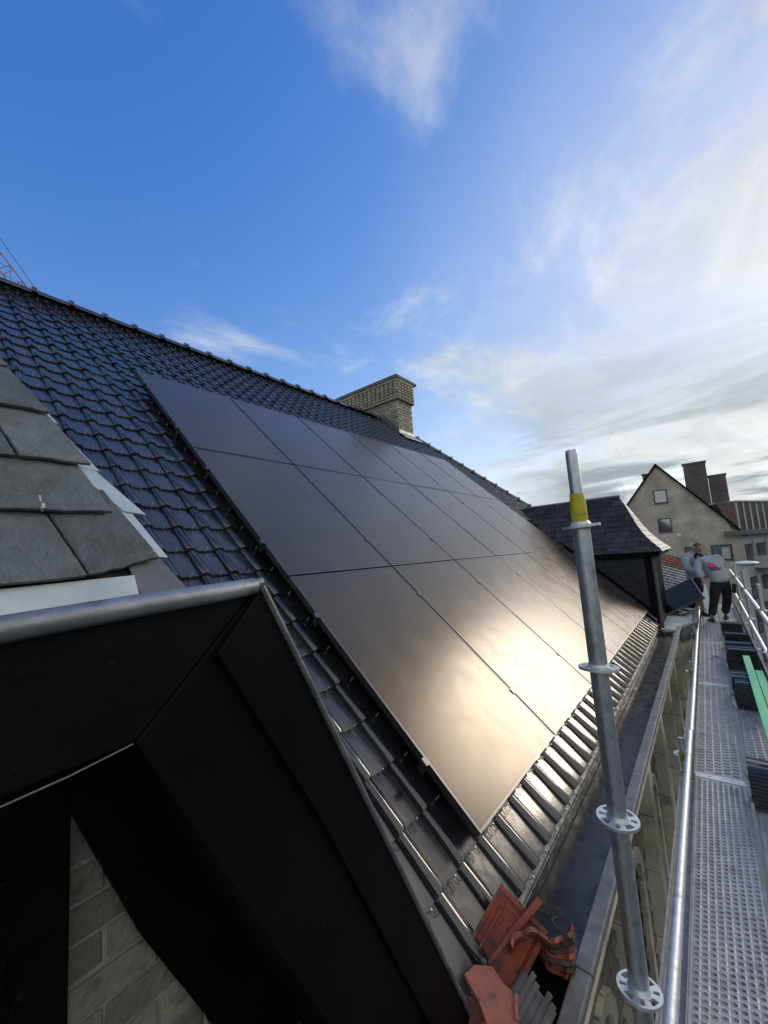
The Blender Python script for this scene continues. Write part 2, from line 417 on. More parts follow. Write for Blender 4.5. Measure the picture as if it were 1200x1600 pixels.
# ridge and hip caps: half-round with a raised collar
def cap_mesh(L, r):
    mb = MB(); prof = [(0, r*1.22, .012), (.05, r*1.22, .012), (.065, r, 0), (L+.03, r*.93, -.004)]
    n = 9; vs = []
    for y, rr, dz in prof:
        for j in range(n):
            a = math.pi*j/(n-1); vs.append((rr*math.cos(a), y, rr*math.sin(a)*1.0+dz-.02))
    fs = [(i*n+j, i*n+j+1, (i+1)*n+j+1, (i+1)*n+j) for i in range(3) for j in range(n-1)]
    fs.append(tuple(range(n)))
    mb.add(vs, fs)
    return mb.mesh('ridge_tile', m_tile, smooth=True)
cm = cap_mesh(.40, .085)
rz = rp(0, T_RIDGE, -.10)
yy = -5.0
while yy < hip_s(T_RIDGE)-.1:
    if not (CH['y0']-.3 < yy < CH['y1']-.05): ob('ridge_tile', cm, roof_o, Matrix.Translation((rz.x, yy, rz.z-.015)))
    yy += .40
ha = rp(hip_s(3.3), 3.3, -.10); hb = rp(hip_s(T_RIDGE), T_RIDGE, -.10)
hd = (hb-ha).normalized(); hx = hd.cross(Vector((0,0,1))).normalized(); hz = hx.cross(hd).normalized()
cm2 = cap_mesh(.36, .075)
L = (hb-ha).length; k = 0
while k*.36 < L-.1:
    ob('hip_tile', cm2, roof_o, basis(hx, hd, hz, ha+hd*(k*.36)-hz*.02)); k += 1

# ---- chimney
ch = MB(); ch.span((CH['x0']+.012, CH['y0']+.012, 3.2), (CH['x1']-.012, CH['y1']-.012, 5.86))
ch.span((CH['x0']-.055, CH['y0']-.055, 5.385), (CH['x1']+.055, CH['y1']+.055, 5.84))
chim = ch.build('chimney', m_mortar, house)
bmc = brick_mesh('chimney_brick', m_brickc, .004)
mm = []
def face_bricks(z0, rows, yface, xface, L=.222, dep=.1, proud=0.0, sub=None, jit=.003):
    for r_ in range(rows):
        z = z0 + .077*r_ + .036
        off = (r_ % 2)*L/2
        x = CH['x1']+proud-.11-off
        while x > CH['x0']-proud+.05:
            mm.append(basis((1,0,0), (0,1,0), (0,0,1), (x, CH['y0']-proud+.045+random.uniform(-jit,jit), z))); x -= L
        y = CH['y0']-proud+.115+(L/2-off)*.9
        while y < CH['y1']+proud-.08:
            mm.append(basis((0,1,0), (-1,0,0), (0,0,1), (CH['x1']+proud-.045+random.uniform(-jit,jit), y, z))); y += L
face_bricks(4.45, 12, 0, 0)
# corbelled band of toothed brick piers
hb_ = brick_mesh('chimney_header', m_brickc, .004)
SC = Matrix.Diagonal((.105/.21, 1.0, 1.0, 1.0))
for r_ in range(6):
    z = 5.385 + .077*r_ + .036
    pr = .065+.012*min(r_, 2)
    x = CH['x1']+pr-.05
    while x > CH['x0']-.1:
        mm.append(basis((1,0,0), (0,1,0), (0,0,1), (x, CH['y0']-pr+.045-.012, z)) @ SC); x -= .148
    y = CH['y0']-pr+.10
    while y < CH['y1']+pr-.04:
        mm.append(basis((0,1,0), (-1,0,0), (0,0,1), (CH['x1']+pr-.045+.012, y, z)) @ SC); y += .148
face_bricks(5.848, 1, 0, 0, proud=.11)
scatter(mm, bmc, 'brick', chim, 290, 'far_bricks')
cb = MB(); cb.span((CH['x0']-.13, CH['y0']-.13, 5.925), (CH['x1']+.13, CH['y1']+.13, 6.0))
cb.span((CH['x0']-.09, CH['y0']-.09, 6.002), (CH['x1']+.09, CH['y1']+.09, 6.04))
cb.build('chimney_cap', mat('chimney_concrete', (.17,.165,.14), .85, c2=(.10,.10,.09), ns=9, bump=.4, bs=50), chim, bevel=.012)
cb = MB(); cb.tube([(-6.1, 7.0, 6.0), (-6.1, 7.0, 6.2)], .05, 12); cb.build('flue', m_zincd, chim, smooth=True)
fl = MB()
pa = lambda x, up=.16: (-(x)*math.tan(TH))
def roofz(x): return -x*math.tan(TH) - .10/math.cos(TH)
xs = [CH['x1']+.02, CH['x1']-.25, CH['x1']-.52]
fl.prism([(xs[0], CH['y0']-.015, roofz(xs[0])-.02), (xs[0], CH['y0']-.015, roofz(xs[0])+.14), (xr+.06, CH['y0']-.015, roofz(xr)+.15), (xr+.06, CH['y0']-.015, roofz(xr)-.05)], (0, -.02, 0))
fl.build('step_flashing', m_zincd, chim)
fl = MB(); fl.span((CH['x1']+.0, CH['y0']-.03, roofz(CH['x1'])-.05), (CH['x1']+.022, CH['y1']+.03, roofz(CH['x1'])+.10))
fl.prism([(CH['x1']+.02, CH['y0']-.05, roofz(CH['x1'])+.02), (CH['x1']+.20, CH['y0']-.05, roofz(CH['x1']+.2)+.05), (CH['x1']+.20, CH['y0']-.05, roofz(CH['x1']+.2)+.035), (CH['x1']+.02, CH['y0']-.05, roofz(CH['x1'])+.0)], (0, CH['y1']-CH['y0']+.1, 0))
fl.build('apron_flashing', m_zinc, chim)

# ---- eaves flashing and box gutter
gut = MB(); gut.span((.10,-6.5,-.445), (.355,7.3,-.43)); gutter = gut.build('gutter', m_wet, house)
e = MB()
for a in range(0, 7):
    y0, y1 = -1.6+a*1.3, -1.6+(a+1)*1.3-.012
    y1 = min(y1, 7.28)
    e.prism([(.03,y0,-.288), (.094,y0,-.338), (.088,y0,-.345), (.02,y0,-.300)], (0, y1-y0, 0))
e.build('eaves_flashing', m_zincd, gutter)
e = MB(); e.span((.086,-1.6,-.428), (.094,7.28,-.346)); e.build('gutter_upstand', m_wet, gutter)
e = MB(); e.tube([(.101,-1.6,-.338), (.101,7.28,-.338)], .0055, 6); e.build('drip_bead', m_zinc, gutter, smooth=True)
yb = -6.5; k = 0
while yb < 7.25:
    y1 = min(yb+1.62, 7.3); e = MB()
    e.prism([(.362,yb,-.43), (.362,yb,-.345), (.350,yb,-.336), (.352,yb,-.326), (.412,yb,-.330), (.417,yb,-.340), (.412,yb,-.375), (.385,yb,-.39), (.37,yb,-.43)], (0, y1-yb-.003, 0))
    e.build('gutter_board', m_zincd, gutter, bevel=.004); yb = y1
e = MB(); e.span((.22,-6.5,-.62), (.345,7.3,-.45)); e.build('cornice', m_stone, house)

# ---- street wall with blind arcade
XW = .24
wl = MB(); wl.span((-.1,-9,-10), (XW-.012,9.25,-.45)); wl.span((-10.9,-9,-10), (-.1,9.24,-.35)); wall = wl.build('wall', m_mortar, house)
fb = brick_mesh('wall_brick', m_brick, .005)
PIL = [-.05+1.2*k for k in range(-2, 8)]
mm = []
for r_ in range(0, 60):
    z = -.66-.077*r_
    off = (r_ % 2)*.111
    y = -.9+off
    while y < 7.2:
        near = min(abs(y-p) for p in PIL); mid = min(abs(y-p-.6) for p in PIL)
        nich = mid < .20 and (z < -1.25 or (mid**2 + (z+1.25)**2) < .2**2)
        if near > .12 and not nich: mm.append(basis((0,1,0), (-1,0,0), (0,0,1), (XW-.046+random.uniform(-.003,.003), y, z)))
        y += .222
scatter(mm, fb, 'brick', wall, 280, 'lower_bricks')
for p in PIL:
    q = MB(); zz = -.62
    for j in range(13):
        hh = .36+.06*((j*7) % 3); q.span((XW-.02, p-.075, zz-hh+.006), (XW+.105, p+.075, zz)); zz -= hh
        if zz < -5.2: break
    q.span((XW-.02, p-.07, -10), (XW+.06, p+.07, zz))
    q.build('pilaster', m_stone, wall, bevel=.006)
    q = MB()
    # arch ring and narrow sill of the niche
    for a in range(7):
        a0, a1 = math.pi*a/7+.03, math.pi*(a+1)/7-.03
        pts = [(XW+.03, p+.6+rr*math.cos(aa), -1.25+rr*math.sin(aa)) for rr, aa in ((.19,a0), (.28,a0), (.28,a1), (.19,a1))]
        q.prism(pts, (-.07, 0, 0))
    q.span((XW-.03, p+.6-.27, -1.28), (XW+.028, p+.6-.19, -4.2)); q.span((XW-.03, p+.6+.19, -1.28), (XW+.028, p+.6+.27, -4.2))
    q.build('arch_surround', m_stone, wall, bevel=.004)
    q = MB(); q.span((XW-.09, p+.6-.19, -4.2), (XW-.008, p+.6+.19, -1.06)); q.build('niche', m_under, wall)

# ---- gabled dormer beside the camera (clipped gable with boxed eaves)
XD = .12; CY = -2.02
gd = MB()
# roof body: right slope, left slope, clipped front
apex = Vector((-1.10, CY, 2.785)); back = Vector((-3.4, CY, 2.785))
bl, br_ = Vector((.02, -2.725, 1.195)), Vector((.02, -1.315, 1.195))
gd.add([br_, (.10,-1.20,1.19), (.10,-.42,-.33), (-.75,-.42,-.33), back, apex], [(0,1,2), (0,2,3,4,5)])
gd.add([bl, (.10,-2.84,1.19), (.10,-3.62,-.33), (-.75,-3.62,-.33), back, apex], [(0,1,2), (0,2,3,4,5)])
gd.add([bl, br_, apex], [(0,1,2)])
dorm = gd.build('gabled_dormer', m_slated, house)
def yz(pts, X, t=.03): return [(X, y, z) for y, z in pts]
A0, A1 = (-2.85, 1.135), (-1.185, 1.214)
def mir(p): return (2*CY-p[0], p[1])
q = MB(); q.prism(yz([(-2.60,.90), (-2.85,1.135), A1, (-1.449,.968)], XD), (-.30, 0, 0)); q.build('fascia', m_black, dorm, bevel=.003)
for f_ in (lambda p: p, mir):
    q = MB()
    q.prism(yz([f_((-1.1835,1.213)), f_((-.401,-.34)), f_((-.395,-.425)), f_((-.72,-.425)), f_((-1.448,.966))], XD+.001), (-.315, 0, 0))
    q.build('bargeboard', m_black, dorm, bevel=.003)
    q = MB(); q.prism(yz([f_((-1.1855,1.212)), f_((-.405,-.34)), f_((-.40,-.425)), f_((-.512,-.425)), f_((-1.037,.626)), f_((-1.300,1.085))], XD+.014), (-.0125, 0, 0))
    q.build('cover_board', m_black, dorm, bevel=.004)
    q = MB(); q.tube([(XD+.012, *f_((-1.187,1.212))), (XD+.013, *f_((-1.08,1.005))), (XD+.013, *f_((-.80,.45))), (XD+.012, *f_((-.398,-.35)))], .0085, 8)
    q.build('edge_trim', m_zincd, dorm, smooth=True)
    q = MB(); q.prism(yz([f_((-1.45,.968)), f_((-.72,-.42)), f_((-.93,-.42)), f_((-1.157,.115)), f_((-1.324,.436)), f_((-1.469,.788)), f_((-1.52,.90))], -.17), (-.05, 0, 0))
    q.build('inner_trim', m_black, dorm)
q = MB(); q.tube([(XD+.004,-2.87,1.133), (XD+.004,-2.2,1.164), (XD+.006,-1.63,1.192), (XD+.004,-1.45,1.202), (XD+.006,-1.30,1.208), (XD+.002,-1.20,1.2135)], [.021,.021,.021,.021,.0205,.019], 14)
q.tube([(XD+.004,-1.203,1.218), (XD+.006,-1.181,1.221)], .011, 8)
q.build('gutter_bead', m_zinc, dorm, smooth=True)
q = MB(); q.prism([(XD-.005,-2.86,1.148), (.04,-2.86,1.136), (.0,-2.86,1.20), (-.006,-2.86,1.195), (.038,-2.86,1.128), (XD-.005,-2.86,1.14)], (0, 1.455, .058))
q.build('gutter_lining', m_zincp, dorm)
q = MB(); q.tube([(XD+.003,-2.6,.899), (XD+.003,-1.9,.925), (XD+.003,-1.54,.954), (XD+.003,-1.452,.967)], .0016, 6); q.build('fascia_edge_line', m_zincd, dorm, smooth=True)  # thin tube drawing a faint paler line along the fascia's lower edge
# gable brickwork under the boxed eaves
q = MB(); q.prism([(-.21,-3.1,-.5), (-.21,-.95,-.5), (-.21,-1.45,.97), (-.21,-2.6,.97)], (-.15, 0, 0)); gw = q.build('gable_wall', m_mortar, dorm)
gb = brick_mesh('gable_brick', m_brick, .0045)
for r_ in range(18):
    z = -.42+.0765*r_+.03
    y = -2.72+(r_ % 2)*.111
    while y < -.95:
        lim = -1.40-(z-.8)*.50
        if y < lim+.12 and y > 2*CY-lim-.12 and not (-2.56 < y < -1.50):
            M = basis((0,1,0), (-1,0,0), (0,0,1), (-.252+random.uniform(-.004,.003), y+random.uniform(-.004,.004), z)) @ Euler((random.uniform(-.01,.01), random.uniform(-.02,.02), random.uniform(-.012,.012))).to_matrix().to_4x4()
            ob('brick', gb, dorm, M)
        elif -2.56 < y and y < -1.38 and y > -1.56:
            M = basis((0,1,0), (-1,0,0), (0,0,1), (-.252, y, z)); ob('brick', gb, dorm, M)
        y += .222
q = MB(); q.span((-.26,-2.56,-.45), (-.165,-1.464,.94)); sh = q.build('shutter', m_black, dorm, bevel=.004)
for k in range(9):
    q = MB(); q.span((-.164,-2.46,-.3+k*.13), (-.152,-1.56,-.3+k*.13+.10)); q.build('slat', m_black, dorm, bevel=.003)
# slates on the clipped front
SA = R(55); SU = Vector((-math.cos(SA), 0, math.sin(SA))); SN = Vector((math.sin(SA), 0, math.cos(SA)))
S0 = Vector((.02, 0, 1.205))
def slate(pts, lift, th=.007, tilt=.010, name='slate', M=m_slate, par=None, rag=.004):
    """pts: (y, u) outline from lower left; the lower edge is ragged and lifted"""
    umin = min(p[1] for p in pts); umax = max(p[1] for p in pts)
    out = []
    n = len(pts)
    for i in range(n):
        a, b = pts[i], pts[(i+1) % n]
        seg = 7 if (a[1]+b[1])/2 < umin+.35*(umax-umin) else 3
        for j in range(seg):
            f_ = j/seg; y = a[0]+(b[0]-a[0])*f_; u = a[1]+(b[1]-a[1])*f_
            if j and seg == 7: u += random.uniform(-rag, rag); 
            out.append((y, u))
    def P(y, u, h): return S0 + YD*y + SU*u + SN*(h + tilt*(umax-u)/(umax-umin))
    mb = MB(); k = len(out)
    topv = [P(y, u, lift+th) for y, u in out]
    cy_, cu_ = sum(p[0] for p in out)/k, sum(p[1] for p in out)/k
    inner = [P(y+(cy_-y)*.05, u+(cu_-u)*.05, lift+th+.0015) for y, u in out]
    bot = [P(y, u, lift) for y, u in out]
    mb.add(topv+inner+bot, [(i, (i+1) % k, k+(i+1) % k, k+i) for i in range(k)] + [tuple(range(k, 2*k))] + [(i, 2*k+i, 2*k+(i+1) % k, (i+1) % k) for i in range(k)] + [tuple(reversed(range(2*k, 3*k)))])
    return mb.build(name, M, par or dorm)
# lowest course
slate([(-1.487,.056), (-1.350,.090), (-1.372,.16), (-1.404,.249), (-1.42,.30), (-1.56,.30), (-1.529,.214)], .010)
slate([(-1.80,.036), (-1.489,.056), (-1.533,.214), (-1.56,.30), (-1.80,.30)], .008)
slate([(-2.10,.030), (-1.803,.036), (-1.803,.30), (-2.10,.30)], .009)
slate([(-2.42,.028), (-2.104,.030), (-2.104,.30), (-2.42,.30)], .009); slate([(-2.70,.03), (-2.424,.028), (-2.424,.30), (-2.62,.30)], .009)
# second
slate([(-1.70,.212), (-1.421,.216), (-1.456,.344), (-1.48,.43), (-1.70,.43)], .018)
for a in (-2.0, -2.3, -2.6): slate([(a,.213), (a+.297,.213), (a+.297,.43), (a+.0+(.05 if a < -2.5 else 0),.43)], .018)
# third
slate([(-1.566,.358), (-1.441,.358), (-1.499,.519), (-1.52,.58), (-1.62,.58), (-1.587,.436)], .026)
slate([(-1.78,.362), (-1.572,.360), (-1.591,.436), (-1.625,.58), (-1.78,.58)], .024)
for a in (-2.02, -2.26, -2.5): slate([(a,.361), (a+.237,.361), (a+.237,.58), (a+.0+(.05 if a < -2.4 else 0),.58)], .025)
# upper courses
u = .518; k = 0
while u < 1.65:
    yr = -1.501-(u-.518)*.40; yl = 2*CY-yr
    y = yr; first = True
    while y > yl+.02:
        wdt = min(.20 if (k % 2 or not first) else .12, y-yl)
        c = .075 if first else 0
        slate([(y-wdt+.003,u), (y,u), (y-c*.8,u+.155), (y-c*1.1,u+.20), (y-wdt+.003+(.08 if y-wdt <= yl+.01 else 0),u+.20)], .032+.0)
        y -= wdt; first = False
    u += .155; k += 1
# hip soakers of bright zinc
for (y0, u0, y1, u1) in ((-1.335,.10,-1.392,.262), (-1.352,.232,-1.437,.375), (-1.425,.37,-1.497,.535), (-1.487,.53,-1.560,.70)):
    q = MB(); d_ = .038
    pts = [S0+YD*(y0+.012)+SU*u0+SN*.006, S0+YD*(y0-d_)+SU*(u0+.004)+SN*.012, S0+YD*(y1-d_)+SU*u1+SN*.012, S0+YD*(y1+.012)+SU*u1+SN*.006]
    q.prism(pts, SN*.004); q.build('hip_soaker', m_zincp, dorm)
q = MB(); q.tube([S0+YD*(-1.325)+SU*.05+SN*-.004, S0+YD*(-1.62)+SU*.80+SN*-.004], .009, 6); q.build('hip_lath', m_black, dorm)
q = MB(); q.prism([S0+YD*-1.40+SU*.0+SN*.004, S0+YD*-1.30+SU*.0+SN*.004, S0+YD*-1.345+SU*.115+SN*.004, S0+YD*-1.41+SU*.10+SN*.004], SN*.004); q.build('corner_flashing', m_zincd, dorm)
q = MB(); c_ = S0+YD*-1.543+SU*.222+SN*.033
q.tube([c_+SU*.03, c_, c_-SU*.012+SN*.004, c_-SU*.012+SN*.010, c_-SU*.002+SN*.012], .0028, 6); q.build('slate_hook', mat('hook_metal', (.55,.52,.45), .5, .4), dorm, smooth=True)

# ---- slate dormer at the far end
Y0, Y1, XF = 7.12, 9.25, .12
sd = MB(); sd.span((-2.2, Y0+.012, -.6), (XF-.012, Y1, 1.03)); sdorm = sd.build('slate_dormer', m_black, house)
prof = [(0,1.035), (.10,1.075), (.22,1.15), (.38,1.29), (.60,1.53), (.90,1.86), (1.22,2.20)]
HWD = 1.22; YE = Y0-.14; XE = XF+.17
XO = [(0,.300), (.10,.280), (.22,.204), (.38,.070), (.60,-.080), (.90,-.231), (1.22,-.395)]
def xo(d):
    for (a, xa), (b, xb) in zip(XO, XO[1:]):
        if a <= d <= b: return xa+(xb-xa)*(d-a)/(b-a)
    return XO[-1][1]
def rpt(d, side, xx=None):   # side 's' near slope, 'n' far slope
    z = prof[-1][1]
    for (a, za), (b, zb) in zip(prof, prof[1:]):
        if a <= d <= b: z = za+(zb-za)*(d-a)/(b-a); break
    return z
q = MB()
ds = [p[0] for p in prof]
for a, b in zip(ds, ds[1:]):
    za, zb = rpt(a,0), rpt(b,0)
    xa, xb = xo(a), xo(b)
    q.add([(xa,YE+a,za-.02), (-za/math.tan(TH)-.3,YE+a,za-.02), (-zb/math.tan(TH)-.3,YE+b,zb-.02), (xb,YE+b,zb-.02)], [(0,1,2,3)])
    ya, yb_ = 2*(YE+HWD)-(YE+a), 2*(YE+HWD)-(YE+b)
    q.add([(xa,ya,za-.02), (-za/math.tan(TH)-.3,ya,za-.02), (-zb/math.tan(TH)-.3,yb_,zb-.02), (xb,yb_,zb-.02)], [(0,1,2,3)])
    q.add([(xa,YE+a,za-.02), (xb,YE+b,zb-.02), (xb,yb_,zb-.02), (xa,ya,za-.02)], [(0,1,2,3)])
q.build('dormer_roof', m_under, sdorm)
def slate4(p, th, name, M, par):
    n_ = (p[1]-p[0]).cross(p[3]-p[0]).normalized()
    if n_.z < 0 or (abs(n_.z) < .05 and n_.y > 0): n_ = -n_
    mb = MB(); lo = [v+n_*(th+(.010 if i < 2 else 0)) for i, v in enumerate(p)]
    mb.prism(lo, -n_*th); return mb.build(name, M, par)
course = 0; d = 0.0
while d < 1.16:
    d2 = min(d+.105, 1.215); dm = min(d2+.02, 1.218)
    xr_ = xo(d); xl = -rpt(d,0)/math.tan(TH)-.05
    x = xr_+.01; first = True; odd = course % 2
    while x > xl:
        wd = .24*(0.55 if first and odd else 1)*random.uniform(.92,1.08)
        xa, xb = x-.009, x-wd
        xt = min(xa, xo(dm)+.012)
        p = [Vector((xb,YE+d,rpt(d,0)-.015)), Vector((xa,YE+d,rpt(d,0)-.015)), Vector((max(xt,xb+.02),YE+dm,rpt(dm,0)-.015)), Vector((xb,YE+dm,rpt(dm,0)-.015))]
        slate4(p, .008, 'slate', m_slated, sdorm); x -= wd; first = False
    # front slates coloured paler to look sunlit, seen edge on along the hip
    yb0, yb1 = YE+d, YE+dm
    n_f = 1 if d > .95 else (2 if d > .5 else 3)
    y = yb0
    for j in range(n_f):
        ye = y+.26 if j < n_f-1 or d > 1.05 else 2*(YE+HWD)-yb0
        ye = min(ye, 2*(YE+HWD)-yb0)
        p = [Vector((xo(d)+.012,y,rpt(d,0)-.012)), Vector((xo(d)+.012,ye-.004,rpt(d,0)-.012)), Vector((xo(dm)+.012,max(ye-.004 if j < n_f-1 else ye-.12, y+.13),rpt(dm,0)-.012)), Vector((xo(dm)+.012,y+(dm-d if j == 0 else 0),rpt(dm,0)-.012))]
        slate4(p, .010, 'slate', m_slatel, sdorm); y = ye
    d = d2; course += 1
q = MB(); q.tube([(xo(1.22)+.02,YE+HWD,2.215), (-2.45,YE+HWD,2.215)], .035, 8); q.build('dormer_ridge', m_zincd, sdorm, smooth=True)
q = MB(); q.span((-1.25,YE+.02,.955), (XE-.03,YE+.06,1.028)); q.span((XE-.045,YE+.0605,.955), (XE-.01,2*(YE+HWD)-YE-.05,1.028)); q.build('eaves_board', m_black, sdorm)
q = MB(); q.span((-1.2,YE+.06,.99), (XE-.05,Y1+.1,1.02)); q.build('soffit', m_black, sdorm)
q = MB(); q.span((XF-.10,Y0-.012,-.35), (XF+.012,Y0+.05,.99)); q.build('corner_board', m_black, sdorm)
for r_ in range(10):
    z = -.22+r_*.125; xl = -z/math.tan(TH)-.08; x = XF-.105-(r_ % 2)*.1
    x0_ = XF-.102; first = True; x = x0_
    while x > xl:
        wd = .22 if not (first and r_ % 2) else .12
        slate4([Vector((x-wd+.003,Y0,z)), Vector((x,Y0,z)), Vector((x,Y0+.004,min(z+.14,.985))), Vector((x-wd+.003,Y0+.004,min(z+.14,.985)))], .006, 'cheek_slate', m_cheek, sdorm); x -= wd; first = False
q = MB(); q.tube([(XE-.05,Y0-.03,.98), (XE-.06,Y0-.02,.93), (XF+.05,Y0-.02,.88), (XF+.045,Y0-.02,.5), (XF+.045,Y0-.02,-.33)], .024, 10); q.build('downpipe', m_zincd, sdorm, smooth=True)
q = MB(); q.prism([(-1.35,Y0-.16,1.35*math.tan(TH)-.085), (.10,Y0-.16,-.10*math.tan(TH)-.085), (.10,Y0-.16,-.10*math.tan(TH)-.10), (-1.35,Y0-.16,1.35*math.tan(TH)-.10)], (0,.158,0)); q.build('soaker', m_zincd, sdorm)
q = MB(); q.prism([(-1.35,Y0-.016,1.35*math.tan(TH)-.11), (.10,Y0-.016,-.10*math.tan(TH)-.11), (.10,Y0-.016,-.10*math.tan(TH)+.04), (-1.35,Y0-.016,1.35*math.tan(TH)+.04)], (0,.004,0)); q.build('upstand_flashing', m_black, sdorm)

# ---- flat roofed bay under the far dormer
bp_ = [(.03,7.31), (.37,7.31), (.585,7.95), (.585,9.6), (.03,9.6)]
q = MB(); q.prism([(x,y,-.45) for x, y in bp_], (0,0,-4)); q.build('bay', m_stone, house)
q = MB(); q.prism([(x,y,-.448) for x, y in bp_], (0,0,.05)); bayr = q.build('bay_roof', m_flat, house)
q = MB()
for (x0_,y0_), (x1_,y1_) in zip(bp_[1:], bp_[2:-1]):
    dd = Vector((x1_-x0_, y1_-y0_, 0)); n_ = Vector((dd.y, -dd.x, 0)).normalized()
    q.prism([Vector((x0_,y0_,-.6))-n_*.01, Vector((x0_,y0_,-.6))+n_*.05, Vector((x1_,y1_,-.6))+n_*.05, Vector((x1_,y1_,-.6))-n_*.01], (0,0,.262))
q.build('bay_rim', m_zincd, bayr, bevel=.005)
q = MB(); q.lathe([(.085,0), (.10,.05), (.088,.075)], (.20,7.05,-.428), 18); q.build('gutter_outlet', m_zincd, gutter, smooth=True)

# ================================================================ SOLAR PANELS
PW, PH = 1.134, 1.720; PX, PY = 1.154, 1.735
fr = MB()
for a, b in (((0,0),(PW,.011)), ((0,PH-.011),(PW,PH)), ((0,.011),(.011,PH-.011)), ((PW-.011,.011),(PW,PH-.011))):
    fr.span((a[0],a[1],-.035), (b[0],b[1],.0015))
me_fr = fr.mesh('frame', m_frame)
gl = MB(); gl.span((.011,.011,-.006), (PW-.011,PH-.011,0)); me_gl = gl.mesh('glass', m_glass)
bk = MB(); bk.span((.30,PH-.16,-.028), (.42,PH-.06,-.0065)); me_bk = bk.mesh('junction_box', m_frame)
cl_ = MB(); cl_.span((-.010+.0005,-.02,-.02), (.0095,.02,.0045)); cl_.span((-.017,-.02,.0047), (.017,.02,.0075)); me_cl = cl_.mesh('clamp', m_frame)
rows = ['bottom', 'middle', 'top']; cols = ['first', 'second', 'third', 'fourth', 'fifth', 'sixth']
for c in range(6):
    for r_ in range(3):
        s, t = c*PX, r_*PY+.006
        M = RM(s, t, 0) @ Euler((random.uniform(-.0012,.0012), random.uniform(-.0016,.0016), 0)).to_matrix().to_4x4()
        pos = 'nearest the gabled dormer' if c == 0 else ('beside the far slate dormer' if c == 5 else 'counted from the near end')
        o = ob('solar_panel', None, None, M); o.empty_display_size = .1
        tag(o, 'black solar panel in %s row, %s column %s' % (rows[r_], cols[c], pos), 'solar panel', 'solar panels on the roof')
        for nm, me in (('frame', me_fr), ('glass', me_gl), ('junction_box', me_bk)):
            ch_ = ob(nm, me, o, M)
        for tt in (.36, 1.36):
            ob('clamp', me_cl, o, M @ Matrix.Translation((PW+.010, tt, 0)))
            if c == 0: ob('clamp', me_cl, o, M @ Matrix.Translation((-.010, tt, 0)))
for r_ in range(3):
    for j, tt in enumerate((.36, 1.36)):
        t = r_*PY+tt; q = MB()
        q.prism([rp(.0,t-.02,-.077), rp(.0,t+.02,-.077), rp(.0,t+.02,-.0385), rp(.0,t-.02,-.0385)], YD*6.9)
        root = thing('mounting_rail', rp(-.09,t,-.077), '%s aluminium mounting rail under the %s row of solar panels' % (('lower','upper')[j], rows[r_]), 'rail', 'mounting rails')
        q.build('rail', m_frame, root)
        for s in (.3, 1.6, 3.1, 4.6, 6.1):
            h = MB(); h.prism([rp(s,t-.025,-.088), rp(s,t+.12,-.118), rp(s,t+.12,-.128), rp(s,t-.025,-.095)], YD*.035)
            h.prism([rp(s,t-.025,-.095), rp(s,t-.018,-.095), rp(s,t-.018,-.0775), rp(s,t-.025,-.0775)], YD*.035); h.build('roof_hook', m_alu, root)

# ================================================================ SCAFFOLD
scaf = thing('scaffold', (1.0, 3, -10), 'galvanised tube scaffold with rosette standards and guardrails along the gutter', 'scaffold')
def rosette_mesh():
    bm = MB(); n = 48; R1, R2 = .062, .0275
    # plate with eight wedge / round openings built from radial segments
    rin, rout = .036, .054
    def ring(r, z): return [(r*math.cos(2*math.pi*j/n), r*math.sin(2*math.pi*j/n), z) for j in range(n)]
    for z, flip in ((.0045, False), (-.0045, True)):
        vs = ring(R2,z)+ring(rin,z)+ring(rout,z)+ring(R1,z); fs = []
        for j in range(n):
            j2 = (j+1) % n
            fs.append((j, j2, n+j2, n+j)); fs.append((2*n+j, 2*n+j2, 3*n+j2, 3*n+j))
            k = j % 6; big = (j//6) % 2 == 0
            solid = k in (0, 5) if big else k in (0, 1, 4, 5)
            if solid: fs.append((n+j, n+j2, 2*n+j2, 2*n+j))
        bm.add(vs, fs)
    a, b = ring(R1,.0045), ring(R1,-.0045)
    bm.add(a+b, [(j, (j+1) % n, n+(j+1) % n, n+j) for j in range(n)])
    for r_ in (rin, rout):
        a, b = ring(r_,.0045), ring(r_,-.0045); fs = []
        for j in range(n):
            k = j % 6; big = (j//6) % 2 == 0
            if not (k in (0, 5) if big else k in (0, 1, 4, 5)): fs.append((j, (j+1) % n, n+(j+1) % n, n+j))
        bm.add(a+b, fs)
    for j in range(n):
        k = j % 6; big = (j//6) % 2 == 0
        so = lambda q: (q % 6) in (0, 5) if ((q % n)//6) % 2 == 0 else (q % 6) in (0, 1, 4, 5)
        if so(j) != so((j+1) % n):
            a = 2*math.pi*(j+1)/n
            bm.add([(rr*math.cos(a), rr*math.sin(a), z) for rr, z in ((rin,.0045), (rout,.0045), (rout,-.0045), (rin,-.0045))], [(0,1,2,3)])
    bm.lathe([(.0275,-.016), (.034,-.0045), (.034,.0045), (.0275,.016)], (0,0,0), 20)
    return bm.mesh('rosette', m_galvb)
me_ros = rosette_mesh()
SX, SY = .612, -.215
q = MB()
q.tube([(SX,SY+.012,-10), (SX,SY+.004,-.6), (SX,SY-.003,.5), (SX,SY-.006,1.318)], .0285, 24)
st = q.build('standard', m_galv, scaf, smooth=True)
q = MB(); q.tube([(SX,SY-.006,1.31), (SX,SY-.006,1.40)], .0245, 20); q.tube([(SX,SY-.006,1.40), (SX,SY-.008,1.575), (SX,SY-.008,1.588)], [.0205,.0205,.0185], 20)
q.build('spigot', m_galv, st, smooth=True)
q = MB(); q.tube([(SX,SY-.006,1.330), (SX,SY-.006,1.34), (SX,SY-.006,1.395), (SX,SY-.006,1.432), (SX,SY-.007,1.436)], [.0262,.0265,.0262,.0232,.0225], 20); q.build('yellow_band', m_yel, st, smooth=True)
